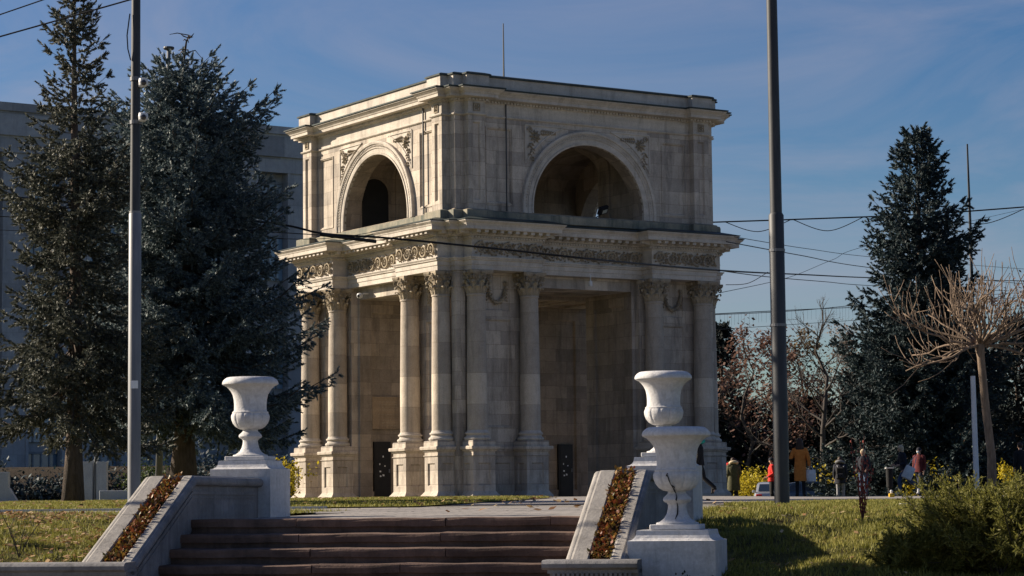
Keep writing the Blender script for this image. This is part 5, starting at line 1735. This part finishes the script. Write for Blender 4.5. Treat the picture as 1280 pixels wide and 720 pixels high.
def figure(c, rz, h, label, J, outfit):
    root = empty('person', c, rz, label, 'person', outfit.get('group', 'people walking beyond the lawn'))
    k = h / 1.70; root.scale = (k, k, k)
    V, E, Rr = [], [], []

    def nd(p, r, par=None):
        V.append(tuple(p)); Rr.append(r)
        if par is not None: E.append((par, len(V) - 1))
        return len(V) - 1
    pe = nd(J['pelvis'], .105); wa = nd(J['waist'], .095, pe); ch = nd(J['chest'], .115, wa); nb = nd(J['neckb'], .062, ch); ne = nd(J['neck'], .05, nb)
    hd_ = J['head']; he = nd(hd_ + Vector((0, -.005, -.03)), .072, ne); h2 = nd(hd_ + Vector((0, -.01, .03)), .082, he); cr_ = nd(J['crown'] + Vector((0, -.01, 0)), .05, h2)
    nd(hd_ + Vector((0, .082, -.012)), .014, he)                    # nose
    for s in 'lr':
        sh = nd(J['sh' + s], .052, ch); el = nd(J['el' + s], .04, sh); wr = nd(J['wr' + s], .027, el)
        dv = (J['wr' + s] - J['el' + s]).normalized(); pa = nd(J['wr' + s] + dv * .055, .03, wr)
        side = dv.cross(Vector((1, 0, 0))).normalized()
        for i, (o, l) in enumerate(((-.028, .062), (-.010, .075), (.009, .07), (.027, .055))):
            b = J['wr' + s] + dv * .095 + side * o
            f1 = nd(b, .0095, pa); f2 = nd(b + dv * l * .55, .0085, f1); nd(b + dv * l + Vector((0, .012, .0)), .007, f2)
        t1 = nd(J['wr' + s] + dv * .045 - side * .042, .0105, pa); nd(J['wr' + s] + dv * .085 - side * .055, .009, t1)
        hi = nd(J['hi' + s], .085, pe); kn = nd(J['kn' + s], .055, hi); an = nd(J['an' + s], .036, kn); nd(J['to' + s], .032, an)
    me = bpy.data.meshes.new('body'); me.from_pydata(V, E, []); me.materials.append(MAT['skin'])
    ob = bpy.data.objects.new('body', me); COL.objects.link(ob); ob.parent = root
    md = ob.modifiers.new('skin', 'SKIN'); md.use_smooth_shade = True
    for i, sv in enumerate(me.skin_vertices[0].data):
        sv.radius = (Rr[i], Rr[i]); sv.use_root = (i == 0)
    ob.modifiers.new('sub', 'SUBSURF').levels = 1; ob.modifiers['sub'].render_levels = 1
    # face
    for sx in (-.03, .03):
        M = MB(); M.blob(hd_ + Vector((sx, .067, .012)), .010, 6, 4); M.build('eye', MAT['eye'], ob)
    M = MB(); M.blob(hd_ + Vector((0, .066, -.05)), .018, 6, 4, (1.1, .4, .4)); M.build('mouth', MAT['lip'], ob)
    for sx in (-.083, .083):
        M = MB(); M.blob(hd_ + Vector((sx, -.005, -.005)), .022, 6, 4, (.45, .8, 1.3)); M.build('ear', MAT['skin'], ob)
    # trousers and shoes
    fat = outfit.get('leg', 1.0)
    M = MB()
    for s in 'lr':
        a = J['an' + s] + Vector((0, 0, .02))
        M.tube([J['pelvis'] * .4 + J['hi' + s] * .6 + Vector((0, 0, .08)), J['hi' + s] + Vector((0, 0, -.08)), J['hi' + s].lerp(J['kn' + s], .5), J['kn' + s], J['kn' + s].lerp(a, .4), a], [.10 * fat, .098 * fat, .084 * fat, .068 * fat, .064 * fat, .056 * fat], 10)
    M.lathe([(.02, -.06), (.125, -.04), (.135, .04), (.12, .15)], 14, c=J['pelvis'] + Vector((0, 0, -.02)))
    M.build('trousers', outfit['trousers'], root, smooth='auto')
    for s in 'lr':
        a, t = J['an' + s], J['to' + s]; d = (t - a); d.z = 0
        d = d.normalized() if d.length > .01 else Vector((0, 1, 0))
        M = MB(); M.tube([a + Vector((0, 0, .06)), a + Vector((0, 0, -.01)) - d * .02, a + d * .06 + Vector((0, 0, -.025)), t, t + d * .05 + Vector((0, 0, -.005))], [.045, .052, .05, .045, .022], 8)
        M.build('shoe', outfit.get('shoes', SHOE), root, smooth='auto')
    # coat or jacket: rings from hem to collar, sleeves
    hem = outfit.get('hem', .82); fl = outfit.get('flare', 0)
    M = MB(); rings = []
    sec = [(hem, .185 + fl, .15 + fl * .7), ((hem + .98) / 2, .18 + fl * .5, .145 + fl * .4), (1.0, .172, .135), (1.12, .165, .128), (1.26, .19, .135), (1.36, .19, .12), (1.42, .12, .085), (1.47, .075, .07)]
    if hem > .95: sec = [(hem, .175, .14)] + sec[3:]
    bulk = outfit.get('bulk', 1.0)
    for z, rx, ry in sec:
        t = (z - .93) / .5
        base = J['pelvis'].lerp(J['neckb'], min(1, max(0, t))) if z > .93 else Vector((J['pelvis'].x, J['pelvis'].y, 0))
        ring = []
        for i in range(20):
            a = 2 * PI * i / 20
            wob = 1 + (.035 * math.sin(3 * a + z * 7) + .025 * math.sin(5 * a - z * 11)) * (1 if z < 1.3 else .4)
            ring.append((base.x + rx * bulk * wob * math.cos(a), base.y + ry * bulk * wob * math.sin(a), z))
        rings.append(ring)
    M.loft(rings, True)
    for s in 'lr':
        M.tube([J['sh' + s].lerp(J['chest'], .25) + Vector((0, 0, .03)), J['sh' + s], J['sh' + s].lerp(J['el' + s], .5), J['el' + s], J['el' + s].lerp(J['wr' + s], .55), J['wr' + s] + (J['el' + s] - J['wr' + s]) * .06], [.075 * bulk, .075 * bulk, .066 * bulk, .06 * bulk, .054 * bulk, .047 * bulk], 10)
    M.build(outfit.get('top', 'jacket'), outfit['coat'], root, smooth='auto')
    hr = outfit.get('hair')
    if hr:
        kind, mat = hr
        M = MB(); c_ = hd_ + Vector((0, -.018, .012))
        if kind == 'short':
            M.blob(c_ + Vector((0, -.012, .018)), .1, 12, 8, (.95, .98, 1.0))
        elif kind == 'long':
            M.blob(c_ + Vector((0, -.012, .02)), .102, 12, 8, (.98, 1.0, 1.0))
            M.loft([[(c_.x + rx * math.cos(2 * PI * i / 14), c_.y - .03 + ry * math.sin(2 * PI * i / 14) - .03, c_.z + z) for i in range(14)] for z, rx, ry in ((.06, .07, .06), (0, .098, .075), (-.1, .11, .075), (-.2, .12, .065), (-.28, .10, .05), (-.32, .05, .02))], True)
        else:
            M.blob(c_ + Vector((0, -.012, .02)), .104, 12, 8, (1, 1.02, 1.0))
            M.loft([[(c_.x + rx * math.cos(2 * PI * i / 14), c_.y - .04 + ry * math.sin(2 * PI * i / 14), c_.z + z) for i in range(14)] for z, rx, ry in ((.04, .09, .07), (-.05, .105, .07), (-.12, .10, .06), (-.15, .07, .04))], True)
        M.build('hair', mat, root, smooth='auto')
    if outfit.get('hat'):
        M = MB(); M.lathe([(.098, .0), (.106, .01), (.106, .04), (.098, .075), (.07, .105), (.03, .118), (0, .12)], 16, c=hd_ + Vector((0, -.015, .01)))
        M.build('cap', outfit['hat'], root, smooth='auto')
    if outfit.get('hood'):
        M = MB(); c_ = J['neckb'] + Vector((0, -.05, .06))
        M.tube([c_ + Vector((.13 * math.cos(a), .10 * math.sin(a) + .02, .02 - .04 * math.sin(a))) for a in [2 * PI * i / 14 for i in range(15)]], .055, 8)
        M.build('hood', outfit['hood'], root, smooth='auto')
    if outfit.get('mask'):
        M = MB(); M.blob(hd_ + Vector((0, .055, -.038)), .05, 8, 6, (1.05, .6, .85)); M.build('face_mask', outfit['mask'], root)
    return root


def put(x, d):
    p = at(x, 620, d); p.z = gz(p.x, d) + .01
    return p


PARKA = cloth('olive_parka', (.045, .045, .022), (.095, .09, .045)); FUR = cloth('cream_fur', (.45, .36, .24), (.65, .55, .4), 40)
RED = cloth('red_jacket', (.42, .015, .012), (.62, .03, .022)); ORANGE = cloth('rust_coat', (.44, .14, .022), (.58, .20, .04))
MAROON = cloth('dark_red_jacket', (.07, .01, .012), (.12, .018, .018)); BAGW = cloth('pale_canvas', (.50, .50, .50), (.66, .65, .63)); MASKM = cloth('pale_blue_mask', (.4, .5, .6), (.5, .6, .7))

# olive parka seen from behind, looking down
J = JOINTS(head=(0, .07, 1.575), crown=(0, .075, 1.64), neck=(0, .03, 1.49), wrl=(-.17, .12, 1.0), wrr=(.17, .12, 1.0))
figure(put(917.5, 86), .1, 1.72, 'person in an olive knee length parka with cream fur hood seen from behind', J, dict(coat=PARKA, trousers=BLACK, hem=.50, flare=.02, bulk=1.2, hair=('short', HAIRD), hood=FUR, top='parka'))
# its companion in a red hat
figure(put(911.5, 88.3), .2, 1.70, 'person in dark clothes and a red cap half hidden behind the olive parka', JOINTS(), dict(coat=BLACK, trousers=BLACK, hat=RED, hair=('short', HAIRD)))
# red jacket beside the pole, facing left
figure(put(965.5, 86), PI / 2, 1.70, 'person in a bright red jacket and dark cap beside the dark pole', JOINTS(wrl=(-.2, .16, 1.0), wrr=(.2, .16, 1.0)), dict(coat=RED, trousers=BLACK, hem=.84, bulk=1.08, hat=NAVY, hair=('short', HAIRD)))
# rust coat, long hair, from behind
w1 = put(1001, 70.5)
figure(w1, -.15, 1.72, 'woman in a long rust orange coat with long dark hair seen from behind', JOINTS(ell=(-.27, -.05, 1.15), wrl=(-.16, .13, 1.22), elr=(.25, -.03, 1.12), wrr=(.27, .03, .90)), dict(coat=ORANGE, trousers=BLACK, hem=.46, flare=.0, leg=.85, hair=('long', HAIRD), top='long_coat'))
# child with backpack
c2 = put(1051, 85.5)
figure(c2, -.25, 1.66, 'person in a dark hooded jacket wearing a black backpack by the yellow bush', JOINTS(wrr=(.2, .1, .92)), dict(coat=NAVY, trousers=GREYT, hem=.72, bulk=1.15, hair=('short', HAIRD), hood=cloth('grey_hood', (.12, .12, .13), (.2, .2, .21)), leg=.95))
# fair short hair, red cuffs
figure(put(1080, 82), 2.6, 1.68, 'fair haired person in a dark jacket and jeans behind the red budded stems', JOINTS(wrl=(-.19, .13, 1.0), wrr=(.19, .13, 1.0)), dict(coat=NAVY, trousers=JEANS, hem=.86, hair=('short', HAIRB)))
# walking woman with the tote
Jw = JOINTS(pelvis=(0, 0, .90), waist=(0, .03, 1.05), chest=(0, .06, 1.25), neckb=(0, .08, 1.40), neck=(0, .10, 1.47), head=(0, .13, 1.565), crown=(0, .12, 1.63), shl=(-.16, .05, 1.36), shr=(.16, .07, 1.36), ell=(-.22, .0, 1.10), wrl=(-.17, .22, 1.02), elr=(.2, .12, 1.09), wrr=(.12, .30, 1.03),
            hil=(-.08, 0, .87), knl=(-.085, .20, .52), anl=(-.09, .20, .11), tol=(-.09, .34, .05), hir=(.08, -.02, .87), knr=(.085, -.20, .50), anr=(.09, -.58, .22), tor=(.09, -.50, .08))
w2 = put(1131, 79)
figure(w2, PI / 2 + .15, 1.70, 'fair haired woman striding left in a dark jacket and jeans with a pale tote bag', Jw, dict(coat=NAVY, trousers=cloth('dark_jeans', (.03, .05, .10), (.06, .09, .16)), hem=.86, hair=('bob', HAIRB), shoes=SHOEW))
Jr = JOINTS(pelvis=(0, 0, .90), hil=(-.08, 0, .87), knl=(-.085, .17, .52), anl=(-.09, .12, .11), tol=(-.09, .26, .05), hir=(.08, -.02, .87), knr=(.085, -.12, .49), anr=(.09, -.42, .2), tor=(.09, -.36, .07))
figure(put(1150, 80), PI - .7, 1.62, 'person in a dark red jacket and pale face mask just behind the striding woman', Jr, dict(coat=MAROON, trousers=cloth('blue_black_trousers', (.01, .014, .03), (.02, .026, .05)), hem=.84, hair=('short', NAVY), mask=MASKM, bulk=1.1))
figure(put(1277, 78), .3, 1.70, 'person in dark clothes at the very edge beyond the second juniper', JOINTS(), dict(coat=BLACK, trousers=BLACK, hem=.75, hair=('short', HAIRD)))
figure(put(874.5, 66), 1.3, 1.68, 'person in dark clothes with a teal collar mostly hidden behind the near urn', Jr, dict(coat=BLACK, trousers=BLACK, hem=.85, hair=('short', HAIRD), hood=cloth('teal_scarf', (.01, .25, .2), (.02, .32, .26))))


def tote(c, rz, w_, h_, label, tilt=0, top=.3):
    r = empty('tote_bag', c, rz, label, 'bag')
    M = MB(); Rm = Matrix.Rotation(tilt, 3, 'Y')
    rings = []
    for z, kx, ky in ((-h_, .9, .05), (-h_ * .97, 1, .10), (-h_ * .5, 1, .13), (-.02, .95, .07), (0, .95, .05)):
        rings.append([Rm @ Vector((kx * w_ / 2 * math.cos(a) * (1 if abs(math.cos(a)) > .5 else 1), ky * math.sin(a), z)) for a in [2 * PI * i / 16 for i in range(16)]])
    M.loft(rings, True); M.build('bag_body', BAGW, r, smooth='auto')
    M = MB(); M.tube([Rm @ Vector((-w_ * .3, 0, -.02)), Rm @ Vector((-w_ * .12, .02, top * .8)), Rm @ Vector((.0, .02, top)), Rm @ Vector((w_ * .12, .02, top * .8)), Rm @ Vector((w_ * .3, 0, -.02))], .013, 5); M.build('strap', BAGW, r)
    return r


tote(w1 + Vector((.30, .02, .80)), -.15, .34, .36, 'white carrier bag hanging from the hand of the rust coated woman', 0, .12)
tote(w2 + Vector((.20, -.24, .96)), .1, .36, .44, 'pale canvas tote bag swinging at the hip of the striding woman', .45, .42)
bp = empty('backpack', c2 + Vector((-.03, -.24, 1.08)), -.25, 'black backpack worn on the back of the hooded jacket', 'backpack')
M = MB(); M.bbox(-.16, .16, -.08, .10, -.24, .22, .05); M.build('pack', BLACK, bp)
M = MB(); M.bbox(-.12, .12, -.12, -.07, -.20, -.02, .025); M.build('pocket', NAVY, bp)
for sx in (-.1, .1):
    M = MB(); M.tube([(sx, .08, .18), (sx * 1.2, .14, .28), (sx * 1.3, .26, .26), (sx * 1.35, .32, .1)], .018, 5); M.build('strap', cloth('grey_strap', (.3, .3, .32), (.4, .4, .42)), bp)
# bin with pale lid, yellow lantern shaped box
b = put(1112.5, 81)
r = empty('litter_bin', b, 0, 'dark litter bin with a pale flat lid in front of the striding woman', 'bin')
M = MB(); M.lathe([(.07, 0), (.07, .3), (.11, .32), (.125, .85), (.12, .95), (.0, .95)], 14); M.build('bin_body', BLACK, r, smooth='auto')
M = MB(); M.bbox(-.14, .14, -.14, .14, .955, .99, .01); M.build('lid', BAGW, r)
b = at(1114.5, 621, 62); b.z = gz(b.x, 62)
r = empty('yellow_box', b, 0, 'small yellow box with a pale knob on the kerb before the striding woman', 'box')
M = MB(); M.bbox(-.07, .07, -.07, .07, 0, .10, .012); M.build('box_body', plain('yellow_plastic', (.55, .32, .01), (.65, .40, .02), 5, .45, 0), r)
M = MB(); M.lathe([(.03, .10), (.035, .13), (.045, .155), (.03, .185), (0, .19)], 10); M.build('knob', MAT['plastic'], r)
